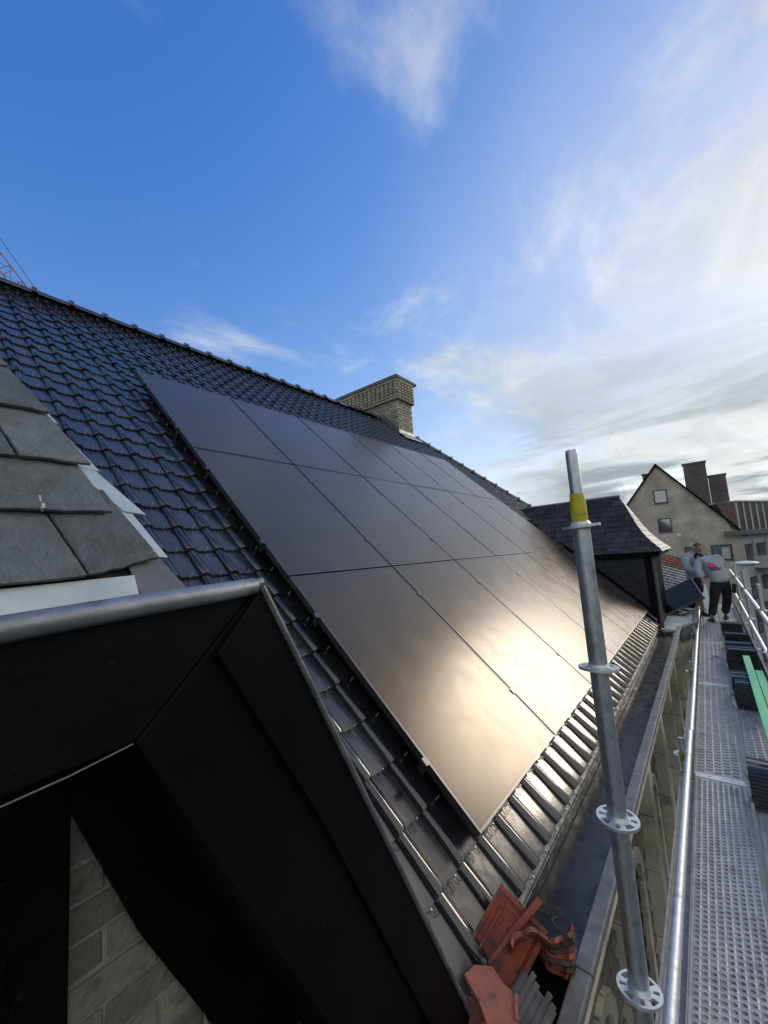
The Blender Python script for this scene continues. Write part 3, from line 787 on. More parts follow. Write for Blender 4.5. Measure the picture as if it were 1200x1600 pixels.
for i, z in enumerate((1.318, .842, .372, -.118)):
    ob('rosette', me_ros, st, Matrix.Translation((SX, SY-.004, z)) @ Euler((R((2,-3,3,-2)[i]), R((-3,2,2,3)[i]), R(12+i*9))).to_matrix().to_4x4())
def coupler(p, ax=0):
    q = MB(); q.lathe([(.030,-.022), (.036,-.018), (.036,.018), (.030,.022)], p, 14, Euler((R(90),0,0)).to_matrix())
    q.box((p[0]-.03,p[1],p[2]+.01), (.05,.035,.045)); q.tube([(p[0]-.05,p[1]-.02,p[2]-.03), (p[0]-.05,p[1]-.02,p[2]+.05)], .007, 8)
    q.build('coupler', m_coup, scaf, smooth=False, bevel=.003)
JY = [-.13, 2.44, 5.01, 7.58, 10.15]
for y in JY[1:]:
    q = MB(); q.tube([(.585,y-.01,-10), (.585,y-.01,-.37)], .0242, 16, caps=False); q.lathe([(.0242,0), (.0205,.0), (.0205,-.05)], (.585,y-.01,-.37), 16)
    s_ = q.build('standard', m_galv, scaf, smooth=True)
    for z in (-.5, -1.0, -1.5, -2.0): ob('rosette', me_ros, s_, Matrix.Translation((.585,y-.01,z)))
    coupler((.622,y-.06,-.50))
for y in JY:
    q = MB(); q.tube([(1.385,y,-10), (1.385,y,.62)], .0242, 16); s_ = q.build('standard', m_galvb, scaf, smooth=True)
    for z in (-.7, -.2, .3): ob('rosette', me_ros, s_, Matrix.Translation((1.385,y,z)))
    q = MB(); q.tube([(.56,y,-.73), (1.42,y,-.73)], .0242, 12); q.build('transom', m_galv, scaf, smooth=True)
    coupler((1.365,y-.03,.29))
for a, b in zip(JY, JY[1:]+[12.7]):
    for z in (.29, -.22):
        q = MB(); q.tube([(1.36,a-.1,z), (1.36,b+.05,z-.005)], .0242, 14); q.build('guardrail', m_galvb, scaf, smooth=True)
yy = [(-.9, 2.9), (2.9, 8.9), (8.9, 12.4)]
for a, b in yy:
    q = MB(); q.tube([(.628,a,-.485), (.624,(a+b)/2,-.490), (.622,b-.01,-.487)], .0242, 18); q.build('ledger', m_galvb, scaf, smooth=True)
for y in (4.1, 6.6):
    q = MB(); q.tube([(.25,y,-1.35), (.64,y,-1.35)], .0242, 12); q.build('wall_tie', m_galv, scaf, smooth=True)
for y in JY[1:]:
    q = MB(); q.tube([(.585,y-.01,-.95), (1.385,y-.01,-2.4)], .0242, 12); q.build('brace', m_galv, scaf, smooth=True)
q = MB(); q.span((1.335,2.5,-.645), (1.358,12.4,-.50)); q.build('toe_board', mat('toe_board_wood', (.26,.25,.22), .8, c2=(.18,.17,.15), ns=8, sc3=(1,.2,1)), scaf)

# ---- decks
def deck_mesh(kind):
    mb = MB(); Wd, Ld = .318, 2.555
    if kind == 'round': cw, ch2, hx, hy, nc = .0315, .034, .0098, .0098, 9
    else: cw, ch2, hx, hy, nc = .0555, .058, .0225, .0115, 5
    mx = (Wd-nc*cw)/2; nr = int((Ld-.10)/ch2); my = (Ld-nr*ch2)/2
    for c in range(nc):
        sh = ch2/2 if c % 2 else 0
        x0 = mx+c*cw
        for r_ in range(nr-(1 if c % 2 else 0)):
            y0 = my+r_*ch2+sh; cx, cy = x0+cw/2, y0+ch2/2
            sq = [(x0,y0), (cx,y0), (x0+cw,y0), (x0+cw,cy), (x0+cw,y0+ch2), (cx,y0+ch2), (x0,y0+ch2), (x0,cy)]
            if kind == 'round': hl = [(cx+hx*math.cos(a), cy+hy*math.sin(a)) for a in [R(-135+45*k) for k in range(8)]]
            else: hl = [(cx-hx*.8,cy-hy), (cx,cy-hy), (cx+hx*.8,cy-hy), (cx+hx,cy), (cx+hx*.8,cy+hy), (cx,cy+hy), (cx-hx*.8,cy+hy), (cx-hx,cy)]
            lift = .0022 if kind == 'round' else .003
            vs = [(x,y,0) for x, y in sq]+[(x,y,lift) for x, y in hl]+[(cx+(x-cx)*.86,cy+(y-cy)*.86,-.006) for x, y in hl]
            fs = [(k, (k+1) % 8, 8+(k+1) % 8, 8+k) for k in range(8)]+[(8+k, 8+(k+1) % 8, 16+(k+1) % 8, 16+k) for k in range(8)]
            mb.add(vs, fs)
        if c % 2:
            for ya in (my, my+nr*ch2-ch2/2): mb.add([(x0,ya,0), (x0+cw,ya,0), (x0+cw,ya+ch2/2,0), (x0,ya+ch2/2,0)], [(0,1,2,3)])
    mb.add([(mx,0,0), (Wd-mx,0,0), (Wd-mx,my,0), (mx,my,0)], [(0,1,2,3)])
    mb.add([(mx,Ld-my,0), (Wd-mx,Ld-my,0), (Wd-mx,Ld,0), (mx,Ld,0)], [(0,1,2,3)])
    # edge strips with two raised ribs and a down-turned flange
    for sgn in (0, 1):
        xs_ = [(mx,0), (mx*.72,0), (mx*.66,.004), (mx*.5,.004), (mx*.44,0), (mx*.30,0), (mx*.24,.005), (mx*.06,.005), (0,0), (0,-.062), (.012,-.066)]
        pts = [((x if not sgn else Wd-x), z) for x, z in xs_]
        n = len(pts); vs = [(x,0,z) for x, z in pts]+[(x,Ld,z) for x, z in pts]
        mb.add(vs, [(i, i+1, n+i+1, n+i) for i in range(n-1)])
    plate = mb.mesh('deck_plate', m_deck, fix=False)
    ends = []
    for y0, yc in ((-.001, -.035), (Ld-.030, Ld+.0005)):
        e = MB(); e.span((.004,y0,-.055), (Wd-.004,y0+.031,.0042))
        for x in (.03, .11, .18, .255): e.span((x,yc,-.045), (x+.045,yc+.036,.002))
        ends.append(e.mesh('end_cap', m_galvb))
    return plate, ends
dk = {k: deck_mesh(k) for k in ('round', 'slot')}
names = {-.13: 'nearest', 2.44: 'second', 5.01: 'third', 7.58: 'fourth by the workers', 10.15: 'farthest behind the workers'}
for col_i, (x0, word) in enumerate(((.640, 'inner walkway beside the ledger tube'), (.985, 'outer row carrying the tile stacks'))):
    for a in JY:
        kind = 'round' if (a < 0) else 'slot'
        z = -.65 + random.uniform(-.004,.004)
        M = Matrix.Translation((x0+random.uniform(-.004,.004), a+.035, z))
        o = ob('scaffold_deck', None, None, M)
        tag(o, 'perforated galvanised scaffold deck, %s in the %s' % (names[a], word), 'scaffold deck', 'scaffold decks')
        ob('deck_plate', dk[kind][0], o, M); [ob('end_cap', em, o, M) for em in dk[kind][1]]
# narrow bracket deck below the ledger tube
for j, a in enumerate(JY[:3]):
    q = MB(); q.span((.552,a+.05,-.715), (.636,a+2.5,-.70)); q.span((.545,a+.05,-.70), (.555,a+2.5,-.66)); q.span((.573,a+.05,-.699), (.578,a+2.5,-.69))
    for k in range(60): q.box((.607,a+.10+k*.0395,-.6985), (.022,.014,.006))
    tag(q.build('infill_deck', m_deck), 'narrow steel infill strip on the wall side, %s along the scaffold' % ('nearest', 'second', 'third')[j], 'scaffold deck', 'infill strips')

# ================================================================ STACKED NEW TILES
st_tile = tile_mesh('stack_tile', False)
def stacked_mesh():
    mb = MB()
    n_ = 9; prof = []
    for x, z in ((-.100,.004), (-.092,.006), (-.086,0), (.030,0), (.036,.004), (.050,.014), (.066,.018), (.082,.014), (.098,.002)): prof.append((x, z))
    vs = []; L2 = .30
    for y in (0, .02, .28, L2):
        for x, z in prof: vs.append((x, y-.15, z+(.004 if y < .03 else 0)))
    m_ = len(prof)
    fs = [(i*m_+j, i*m_+j+1, (i+1)*m_+j+1, (i+1)*m_+j) for i in range(3) for j in range(m_-1)]
    low = [(x,y,z-.016) for x, y, z in vs]; b = len(vs)
    fs += [tuple(b+k for k in reversed(f)) for f in fs]
    ed = [j for j in range(m_)]+[i*m_+m_-1 for i in range(1,4)]+[3*m_+j for j in range(m_-2,-1,-1)]+[i*m_ for i in (2,1)]
    for k in range(len(ed)): a, c = ed[k], ed[(k+1) % len(ed)]; fs.append((a, b+a, b+c, c))
    mb.add(vs+low, fs)
    return mb.mesh('stacked_tile', m_tile, smooth=True)
stm = stacked_mesh()
stacks = [(2.20,11,'lone stack nearest the camera','a'), (4.30,11,'nearest stack of the long row','b'), (4.53,11,'second stack of the long row','c'), (4.78,10,'third stack of the long row','d'),
          (5.62,14,'tall stack at the plank ends','e'), (5.86,13,'stack behind the tall one','f'), (6.14,9,'low stack mid row','g'), (6.42,11,'stack past the low one','h'),
          (7.02,12,'third stack from the workers','i'), (7.42,7,'second stack from the workers','j'), (8.30,10,'stack at the workers feet','k')]
ordn = ['lowest', 'second up', 'third up', 'fourth up', 'fifth up', 'sixth up', 'seventh up', 'eighth up', 'ninth up', 'tenth up', 'eleventh up', 'twelfth up', 'thirteenth up', 'fourteenth up']
for (y, n_, lab, _) in stacks:
    dx = random.uniform(-.012,.012)
    for k in range(n_):
        z = -.645+.016+k*.0245
        M = Matrix.Translation((1.14+dx+random.uniform(-.010,.010), y+random.uniform(-.008,.008), z)) @ Matrix.Rotation(R(-90)+random.uniform(-.03,.03), 4, 'Z')
        o = ob('stacked_tile', stm, None, M)
        word = 'topmost' if k == n_-1 else ordn[k]
        tag(o, 'black roof tile, %s in the %s' % (word, lab), 'roof tile', 'stacked roof tiles on the scaffold')
# two green planks lying over the stacks
for j, (xa, xb, dz, lab) in enumerate(((1.165,1.150,0,'light green plank lying along the tile stacks, nearer the walkway'), (1.235,1.225,-.006,'light green plank on the tile stacks, nearer the guardrail'))):
    ya, yb2 = (5.22,1.75) if j == 0 else (4.55,1.85)
    p0, p1 = Vector((xa,ya,-.318+dz)), Vector((xb,yb2,-.318+dz)); d_ = (p1-p0).normalized()
    q = MB(); q.prism([p0+Vector((-.033,0,0)), p0+Vector((.033,0,0)), p0+Vector((.033,0,.022)), p0+Vector((-.033,0,.022))], p1-p0)
    tag(q.build('green_plank', m_green, bevel=.003), lab, 'plank', 'green planks')

# ================================================================ OLD CLAY TILES IN THE GUTTER
def clay_mesh(name, kind):
    mb = MB(); n = 15; Lc = .26 if kind == 'flat' else (.30 if kind == 'wave' else .17); Wc = .235 if kind == 'wave' else .20
    def zf(u):
        if kind == 'flat': return .012*(1 if (u < .08 or u > .92) else 0)+.007*(1 if .47 < u < .53 else 0)
        if kind == 'ribbed': return .010*abs(math.sin(u*math.pi*5))
        return .026*math.sin(u*2*math.pi)+.006*math.sin(u*6*math.pi)
    rows_ = [0, .04, .5, .94, 1]; top = []
    for v in rows_:
        for i in range(n):
            u = i/(n-1)
            e_ = random.uniform(-.012,.012) if (kind in ('half', 'wave') and v in (0, 1)) else 0
            top.append((u*Wc-Wc/2, v*Lc-Lc/2+e_, zf(u)+(.010 if v in (.94, 1) and kind != 'ribbed' else 0)))
    fs = [(a*n+i, a*n+i+1, (a+1)*n+i+1, (a+1)*n+i) for a in range(4) for i in range(n-1)]
    low = [(x,y,z-.014) for x, y, z in top]; b = len(top)
    fs2 = list(fs)+[tuple(b+k for k in reversed(f)) for f in fs]
    ed = list(range(n))+[a*n+n-1 for a in range(1,5)]+[4*n+i for i in range(n-2,-1,-1)]+[a*n for a in (3,2,1)]
    for k in range(len(ed)): a, c = ed[k], ed[(k+1) % len(ed)]; fs2.append((a, b+a, b+c, c))
    mb.add(top+low, fs2)
    return mb
def clay(kind, loc, rot, label, M=m_clay, extra=None):
    mb = clay_mesh('clay_tile', kind)
    if extra: extra(mb)
    o = mb.build('clay_tile', M, smooth=False)
    o.matrix_basis = Matrix.Translation(loc) @ Euler([R(a) for a in rot], 'XYZ').to_matrix().to_4x4(); W[o.name] = o.matrix_basis.copy()
    tag(o, label, 'clay tile', 'old clay tiles in the gutter')
G = 'in the gutter'
# fanned pile of wavy tiles, their ends towards the scaffold
for k in range(7):
    clay('wave', (.215+.008*k, .035-.026*k, -.395+.030*k), (-40-1.5*k, 8-3*k, 12+5*k), '%s wavy clay tile of the fanned pile in the gutter' % (ordn[k] if k < 6 else 'topmost'), m_clayd if k % 3 else m_clay)
def lip(mb):
    mb.span((-.10,-.13,.0), (-.086,.13,.024)); mb.span((-.0855,.112,.0), (.0995,.13,.024)); mb.span((-.064,-.11,.002), (-.056,.096,.014)); mb.span((-.055,.086,.002), (.085,.096,.014)); mb.lathe([(.034,.002), (.034,.010), (.026,.010), (.024,.003)], (.01,.03,.0), 16)
clay('flat', (.165, -.195, -.215), (38, 22, -8), 'orange clay tile with raised rims lying face up on the pile', m_clay, lip)
q = MB(); a = Vector((.143,-.305,-.222)); b = Vector((.272,-.095,-.090)); d_ = b-a; sd_ = d_.cross(Vector((.4,-.5,.75))).normalized()
q.prism([a-sd_*.003, a+sd_*.004, a+d_*.5+sd_*.011, b+sd_*.014, b-sd_*.008, a+d_*.45-sd_*.009], Vector((.2,-.25,.9)).normalized()*.013)
tag(q.build('clay_shard', m_clay, bevel=.002), 'long pointed orange clay shard lying across the rimmed tile', 'clay shard')
def broken(out, loc, rot, label, M, rim=None, th=.016):
    """thick tile fragment: angular broken outline, one cast rim kept"""
    mb = MB(); mb.prism([(x,y,0) for x, y in out], (0,0,th))
    for a, b in (rim or []):
        a, b = Vector((*a,th)), Vector((*b,th)); d_ = (b-a).normalized(); n_ = Vector((-d_.y,d_.x,0))
        mb.prism([a, b, b+n_*.014, a+n_*.014], (0,0,.012))
    o = mb.build('clay_fragment', M, bevel=.0025)
    o.matrix_basis = Matrix.Translation(loc) @ Euler([R(a) for a in rot], 'XYZ').to_matrix().to_4x4(); W[o.name] = o.matrix_basis.copy()
    tag(o, label, 'clay fragment', 'broken clay pieces in the gutter')
m_salmon = mat('fresh_salmon_clay', (.55,.19,.115), .75, c2=(.44,.14,.085), ns=16, bump=.6, bs=80, c3=(.25,.11,.08), c3s=14, c3lo=.6, c3hi=.72)
broken([(-.10,.02), (-.045,-.02), (.0,-.075), (.035,-.062), (.085,-.02), (.078,.04), (.03,.05), (-.01,.078), (-.07,.06)], (.195,-.395,-.235), (30,14,20), 'salmon broken tile piece with a rim, lowest left of the pile', m_salmon, [((.085,-.02),(.078,.04)), ((-.10,.02),(-.045,-.02)), ((-.045,-.02),(.0,-.075))])
broken([(-.07,-.05), (.04,-.075), (.08,.0), (.03,.07), (-.05,.05)], (.235,-.44,-.295), (34,18,-20), 'orange broken piece under the salmon fragment', m_clay, [((-.07,-.05),(.04,-.075))])
broken([(-.06,-.04), (.02,-.07), (.07,-.01), (.02,.06), (-.05,.04)], (.155,-.43,-.295), (24,-12,50), 'orange corner fragment beside the black bargeboard', m_clay)
broken([(-.04,-.03), (.03,-.04), (.045,.01), (.0,.04)], (.105,-.335,-.275), (30,-20,10), 'pale grey chip beside the salmon fragment', mat('pale_chip', (.42,.38,.34), .8, c2=(.30,.27,.24), ns=20, bump=.5, bs=80))
mbx = MB()
for k in range(6):
    mbx.prism([(-.06+.021*k,-.085,0), (-.06+.021*k+.019,-.085,0), (-.06+.021*k+.0165,-.085,.011), (-.06+.021*k+.0025,-.085,.011)], (0,.15+.012*((k*5) % 3),0))
mbx.prism([(-.064,-.085,-.012), (.066,-.085,-.012), (.066,-.085,.0065), (-.064,-.085,.0065)], (0,.15,0))
o = mbx.build('clay_fragment', mat('grey_clay', (.24,.20,.17), .65, c2=(.14,.115,.10), ns=18, bump=.4, bs=80), bevel=.002)
o.matrix_basis = Matrix.Translation((.300,-.36,-.235)) @ Euler((R(40),R(12),R(-22)), 'XYZ').to_matrix().to_4x4(); W[o.name] = o.matrix_basis.copy()
tag(o, 'grey ribbed clay piece beside the salmon fragment', 'clay fragment', 'broken clay pieces in the gutter')
# bits of wire left in the gutter
for j, (cx, cy, cz, r_, lab) in enumerate(((.24,.26,-.424,.045,'loop of thin wire lying on the wet gutter floor'), (.33,.36,-.36,.055,'curl of thin wire caught on the gutter edge'), (.15,.30,-.424,.035,'small wire curl under the eaves flashing'))):
    pts = [(cx+r_*1.1*math.cos(a)+.01*math.sin(3*a), cy+r_*math.sin(a), cz+(.03 if j == 1 else .004)*(1+math.sin(a*1.3))) for a in [k*.35 for k in range(16)]]
    q = MB(); q.tube(pts, .0013, 5); tag(q.build('wire_curl', m_wire, smooth=True), lab, 'wire')

# debris and sheet near the workers
for k in range(6):
    M = Matrix.Translation((.10+.075*k, 9.1+.13*((k*3) % 4), -.372+.020*(k % 3))) @ Euler((random.uniform(-.2,.2), random.uniform(-.25,.25), random.uniform(0,3))).to_matrix().to_4x4()
    o = ob('loose_tile', stm, None, M); tag(o, 'loose black tile, %s in the heap under the carried panel' % ('leftmost', 'second from left', 'third from left', 'third from right', 'second from right', 'rightmost')[k], 'roof tile', 'loose tiles on the bay roof')
q = MB(); q.prism([(.60,10.9,-.52), (.86,11.1,-.52), (.80,11.5,.02), (.52,11.4,.02)], (.01,.03,.01)); tag(q.build('white_sheet', m_white), 'white sheet leaning behind the legs of the workers', 'sheet')
q = MB(); a_, b_, c_, e_ = atz(1069,1012,-1.7), atz(1088,1012,-1.7), atz(1086,1088,-1.7), atz(1071,1088,-1.7)
q.prism([(.33,5.6,-1.7), (.60,5.6,-1.7), (.60,11.5,-1.7), (.33,11.5,-1.7)], (0,0,.018)); tag(q.build('plywood_board', m_wood), 'pale plywood board lying on the lower scaffold level by the bay', 'board')

q = MB(); c_ = atz(1118,1026,-.64)
q.tube([c_+Vector((-.045,.05,.0)), c_+Vector((0,.0,.006)), c_+Vector((.05,-.03,.002))], [.004,.006,.004], 6); tag(q.build('wood_splinter', m_black), 'dark wood splinter lying on the third inner deck', 'splinter')

# ================================================================ THE TWO WORKERS
m_skin = mat('skin', (.42,.24,.17), .55, c2=(.36,.19,.13), ns=20)
m_hood = mat('grey_hoodie', (.42,.43,.45), .9, c2=(.34,.35,.37), ns=8, bump=1.0, bs=11)
m_trou = mat('black_workwear', (.010,.010,.012), .85, c2=(.018,.018,.02), ns=12, bump=.4, bs=20)
m_shoe = mat('dark_shoe', (.02,.019,.018), .6)
m_hair = mat('dark_hair', (.02,.015,.012), .7)
m_hairg = mat('greying_hair', (.09,.075,.065), .7)
m_pink = mat('pink_print', (.75,.06,.16), .7)
m_ink = mat('dark_print', (.05,.05,.07), .7)
def skin(name, verts, edges, M, parent, root=0, sub=2):
    """verts: (x, y, z, rx, ry)"""
    me = bpy.data.meshes.new(name); me.from_pydata([v[:3] for v in verts], edges, []); me.materials.append(M)
    o = ob(name, me, parent)
    o.modifiers.new('skin', 'SKIN')
    lay = me.skin_vertices[0].data if len(me.skin_vertices) else None
    for i, v in enumerate(verts):
        lay[i].radius = (v[3], v[4] if len(v) > 4 else v[3]); lay[i].use_root = (i == root)
    s = o.modifiers.new('sub', 'SUBSURF'); s.levels = sub; s.render_levels = sub
    o.modifiers['skin'].use_smooth_shade = True
    return o
def head(c, face, up, parent, hairM, skinM=m_skin, cap=.55):
    """egg head with brow, nose, mouth, ears; face: direction looked at"""
    z = Vector(up).normalized(); y = (Vector(face)-z*Vector(face).dot(z)).normalized(); x = y.cross(z)
    c = Vector(c); mb = MB(); nu, nv = 20, 14; vs = []
    def surf(u, v, k=1.0):
        th, ph = math.pi*v/nv, 2*math.pi*u/nu
        lx, ly, lz = math.sin(th)*math.cos(ph), math.sin(th)*math.sin(ph), math.cos(th)
        wx = .074*(1-.22*max(0,-lz)); wy = .094*(1-.12*max(0,-lz))
        py_ = ly*wy
        if ly > .6 and abs(lx) < .28:
            if -.32 < lz < .12: py_ += .020*(1-abs(lx)/.28)*(1-abs(lz+.12)/.25)      # nose
            if .12 < lz < .30: py_ += .006                                           # brow
            if -.62 < lz < -.45: py_ += .005                                         # lips
            if lz < -.72: py_ += .008                                                # chin
        if ly > .5 and .22 < abs(lx) < .55 and -.05 < lz < .16: py_ -= .008           # eye sockets
        return c + k*(x*lx*wx + y*py_ + z*lz*.118)
    for v in range(nv+1):
        for u in range(nu): vs.append(surf(u, v))
    fs = [(v*nu+u, v*nu+(u+1) % nu, (v+1)*nu+(u+1) % nu, (v+1)*nu+u) for v in range(nv) for u in range(nu)]
    mb.add(vs, fs)
    for s in (-1, 1):
        e = c + x*s*.076 - y*.008 - z*.005
        mb.box(e, (.016,.036,.058), Matrix((x, y, z)).transposed())
    mb.tube([c-z*.08-y*.015, c-z*.17-y*.03], [.052,.058], 12)
    h = mb.build('head', skinM, parent, smooth=True)
    q = MB(); vs = []; nh = int(nv*cap)
    for v in range(nh+1):
        for u in range(nu):
            p = surf(u, v, 1.0); l = (p-c); ly = l.dot(y)
            low = 1.0 if ly < .03 else .62
            vv = v*low
            p = surf(u, vv) ; l = p-c
            vs.append(c + l*(1.07+.012*math.sin(u*5.3+v*2.1)))
    fs = [(v*nu+u, v*nu+(u+1) % nu, (v+1)*nu+(u+1) % nu, (v+1)*nu+u) for v in range(nh) for u in range(nu)]
    q.add(vs, fs); q.build('hair', hairM, parent, smooth=True)
    for s in (-1, 1):
        q = MB(); q.lathe([(.004,.004), (.009,0), (.004,-.004)], c+x*s*.030+y*.084+z*.008, 8, Matrix((x, z, y)).transposed()); q.build('eye', m_ink, parent)
def hand(w, d, pn, parent, thumb=1):
    """palm and five bent fingers: wrist point, pointing direction, palm normal"""
    w = Vector(w); d = Vector(d).normalized(); n = Vector(pn); n = (n-d*n.dot(d)).normalized(); s = d.cross(n)
    mb = MB(); pc = w+d*.045
    mb.add([pc+d*a*.045+s*b*.040*(1 if a > 0 else .75)+n*e*.013 for a in (-1,1) for b in (-1,1) for e in (-1,1)], [(0,1,3,2), (4,6,7,5), (0,4,5,1), (2,3,7,6), (0,2,6,4), (1,5,7,3)])
    for k, ln in enumerate((.068, .078, .074, .058)):
        b = pc+d*.042+s*(.030-.020*k)*1.0
        mb.tube([b, b+d*ln*.45+n*.008, b+d*ln*.75+n*.028, b+d*ln*.85+n*.05], [.0095,.009,.0085,.007], 7)
    b = pc-d*.02+s*thumb*.036
    mb.tube([b, b+d*.03+s*thumb*.022+n*.012, b+d*.055+s*thumb*.022+n*.032], [.011,.010,.008], 7)
    return mb.build('hand', m_skin, parent, smooth=True)
def shoe(p, d, parent):
    p = Vector(p); d = Vector((d[0], d[1], 0)).normalized(); s = Vector((d.y, -d.x, 0)); mb = MB()
    pts = [(-.08,.030,.085), (-.02,.036,.095), (.05,.042,.07), (.12,.045,.052), (.17,.036,.042), (.195,.018,.032)]
    vs = []
    for a, wd, h in pts:
        for b, z in ((-1,0), (-1,.5), (-.6,1), (.6,1), (1,.5), (1,0)): vs.append(p+d*a+s*b*wd+Vector((0,0,z*h)))
    fs = [(i*6+j, i*6+(j+1) % 6, (i+1)*6+(j+1) % 6, (i+1)*6+j) for i in range(5) for j in range(6)]+[tuple(range(6)), tuple(range(30,36))]
    mb.add(vs, fs); mb.build('shoe', m_shoe, parent, smooth=True)

# front worker: back to the camera, bent to the left over the panel
w2 = thing('person', (1.0,10.1,-.645), 'worker in grey hoodie with pink back print and long black trousers, bending over', 'person', 'workers on the scaffold')
PV = (1.09,10.05,.24)
jv = [(*PV,.11,.09), (1.05,10.12,.46,.12,.10), (.94,10.26,.60,.16,.115), (.885,10.35,.69,.085,.08), (.84,10.40,.74,.055,.055), # 0-4 torso neck
      (.775,10.21,.65,.062), (.735,10.02,.44,.05), (.78,9.86,.28,.04),                         # left arm 5-7
      (1.115,10.285,.71,.062), (1.20,10.50,.50,.05), (.98,10.62,.36,.04),                       # right arm 8-10
      (1.00,10.0,.15,.075), (.935,9.93,-.18,.055), (.845,9.86,-.56,.048),                      # left leg
      (1.17,10.1,.15,.075), (1.17,10.16,-.18,.055), (1.09,10.28,-.56,.048)]
je = [(0,1), (1,2), (2,3), (3,4), (2,5), (5,6), (6,7), (2,8), (8,9), (9,10), (0,11), (11,12), (12,13), (0,14), (14,15), (15,16)]
skin('body', jv, je, m_skin, w2)
hv = [(1.10,10.04,.15,.19,.15), (1.09,10.05,.25,.21,.165), (1.055,10.11,.44,.19,.15), (.94,10.26,.61,.205,.145), (.885,10.35,.69,.11,.10), (.855,10.38,.715,.085,.085),
      (.76,10.21,.66,.098), (.725,10.01,.44,.080), (.775,9.88,.30,.055), (1.13,10.28,.73,.098), (1.21,10.51,.50,.078), (1.0,10.62,.37,.055)]
skin('hoodie', hv, [(0,1), (1,2), (2,3), (3,4), (4,5), (3,6), (6,7), (7,8), (3,9), (9,10), (10,11)], m_hood, w2)
tv = [(1.09,10.05,.36,.15,.12), (1.09,10.05,.22,.185,.15), (1.0,10.0,.10,.125,.125), (.935,9.93,-.18,.088), (.85,9.87,-.53,.078), (1.17,10.1,.14,.12,.12), (1.17,10.16,-.18,.088), (1.09,10.28,-.53,.078)]
skin('trousers', tv, [(0,1), (1,2), (2,3), (3,4), (1,5), (5,6), (6,7)], m_trou, w2, root=1)
head((.785,10.44,.755), (-.65,.1,-.9), (-.6,.35,.65), w2, m_hair, cap=.72)
hand((.785,9.85,.27), (.15,-.7,-.5), (-.8,0,-.3), w2); hand((.97,10.62,.355), (-.8,.1,-.4), (0,0,-1), w2, -1)
shoe((.845,9.84,-.645), (-.3,1,0), w2); shoe((1.09,10.26,-.645), (.1,1,0), w2)
q = MB(); q.tube([Vector((.885,10.32,.70))+Vector((.10*math.cos(a),.085*math.sin(a),.035*math.cos(a)-.015*math.sin(a))) for a in [k*.52 for k in range(12)]], .034, 8, closed=True); q.build('hood', m_hood, w2, smooth=True)
q = MB(); q.box((1.31,10.03,.06), (.07,.13,.20), Euler((0,.12,0)).to_matrix()); q.build('tool_pouch', m_trou, w2, bevel=.015)
# print on the back: pink crown shape over dark lines of lettering
def backpt(a, b): # across, up
    base = Vector((1.045,9.965,.47)); acr = Vector((.93,.13,.05)).normalized(); upv = Vector((-.33,.30,.85)).normalized()
    return base+acr*a+upv*b
bn = (Vector((.93,.13,.05)).normalized()).cross(Vector((-.33,.30,.85)).normalized())
q = MB(); ol = [(-.085,.06), (-.08,.12), (-.055,.11), (-.045,.165), (-.02,.135), (0,.19), (.02,.14), (.045,.165), (.055,.115), (.085,.12), (.08,.07), (.02,.05)]
q.prism([backpt(a-.01,b+.02)+bn*-.02 for a, b in ol], bn*.03); q.build('back_print', m_pink, w2)
q = MB()
for k, (l, b) in enumerate(((.12,.045), (.13,.018), (.11,-.008))): q.prism([backpt(-l*.75,b-.0), backpt(l,b+.012), backpt(l,b+.020), backpt(-l*.75,b+.008)], bn*.02)
q.build('lettering', m_ink, w2)

# rear worker: facing right, in shorts
w1 = thing('person', (.66,10.8,-.645), 'worker in grey hoodie and black shorts standing behind the carried panel, head bowed', 'person', 'workers on the scaffold')
jv = [(.64,10.82,.27,.11,.09), (.62,10.82,.48,.12,.10), (.63,10.80,.68,.155,.115), (.68,10.77,.83,.08,.08), (.725,10.75,.90,.055,.055),
      (.505,10.68,.74,.07), (.545,10.48,.46,.055), (.74,10.38,.36,.038),
      (.78,10.92,.74,.07), (.88,10.76,.48,.055), (.87,10.55,.38,.038),
      (.60,10.90,.15,.075), (.60,10.98,-.18,.062), (.60,11.02,-.56,.045),
      (.67,10.74,.15,.075), (.665,10.70,-.18,.062), (.70,10.74,-.56,.043)]
skin('body', jv, je, m_skin, w1)
hv = [(.64,10.82,.15,.18,.15), (.64,10.82,.26,.20,.165), (.62,10.82,.46,.185,.15), (.63,10.80,.69,.20,.15), (.675,10.775,.82,.11,.10), (.705,10.76,.865,.085,.085),
      (.49,10.67,.74,.100), (.535,10.47,.46,.082), (.72,10.38,.37,.052), (.79,10.92,.74,.100), (.885,10.76,.48,.078), (.875,10.57,.39,.052)]
skin('hoodie', hv, [(0,1), (1,2), (2,3), (3,4), (4,5), (3,6), (6,7), (7,8), (3,9), (9,10), (10,11)], m_hood, w1)
tv = [(.64,10.82,.36,.15,.12), (.64,10.82,.22,.18,.15), (.60,10.90,.08,.125), (.60,10.97,-.14,.105), (.67,10.74,.12,.125), (.665,10.70,-.14,.105)]
skin('shorts', tv, [(0,1), (1,2), (2,3), (1,4), (4,5)], m_trou, w1, root=1)
head((.765,10.73,.97), (.75,-.35,-.6), (.4,-.15,.85), w1, m_hairg, cap=.45)
hand((.745,10.38,.355), (.7,-.3,-.35), (0,0,-1), w1); hand((.87,10.54,.375), (.2,-.8,-.3), (-.6,0,-.6), w1, -1)
shoe((.71,10.72,-.645), (.7,-.7,0), w1); shoe((.60,11.0,-.645), (.7,-.5,0), w1)

q = MB(); q.tube([Vector((.675,10.79,.83))+Vector((.10*math.cos(a),.09*math.sin(a),.02*math.sin(a))) for a in [k*.52 for k in range(12)]], .034, 8, closed=True); q.build('hood', m_hood, w1, smooth=True)
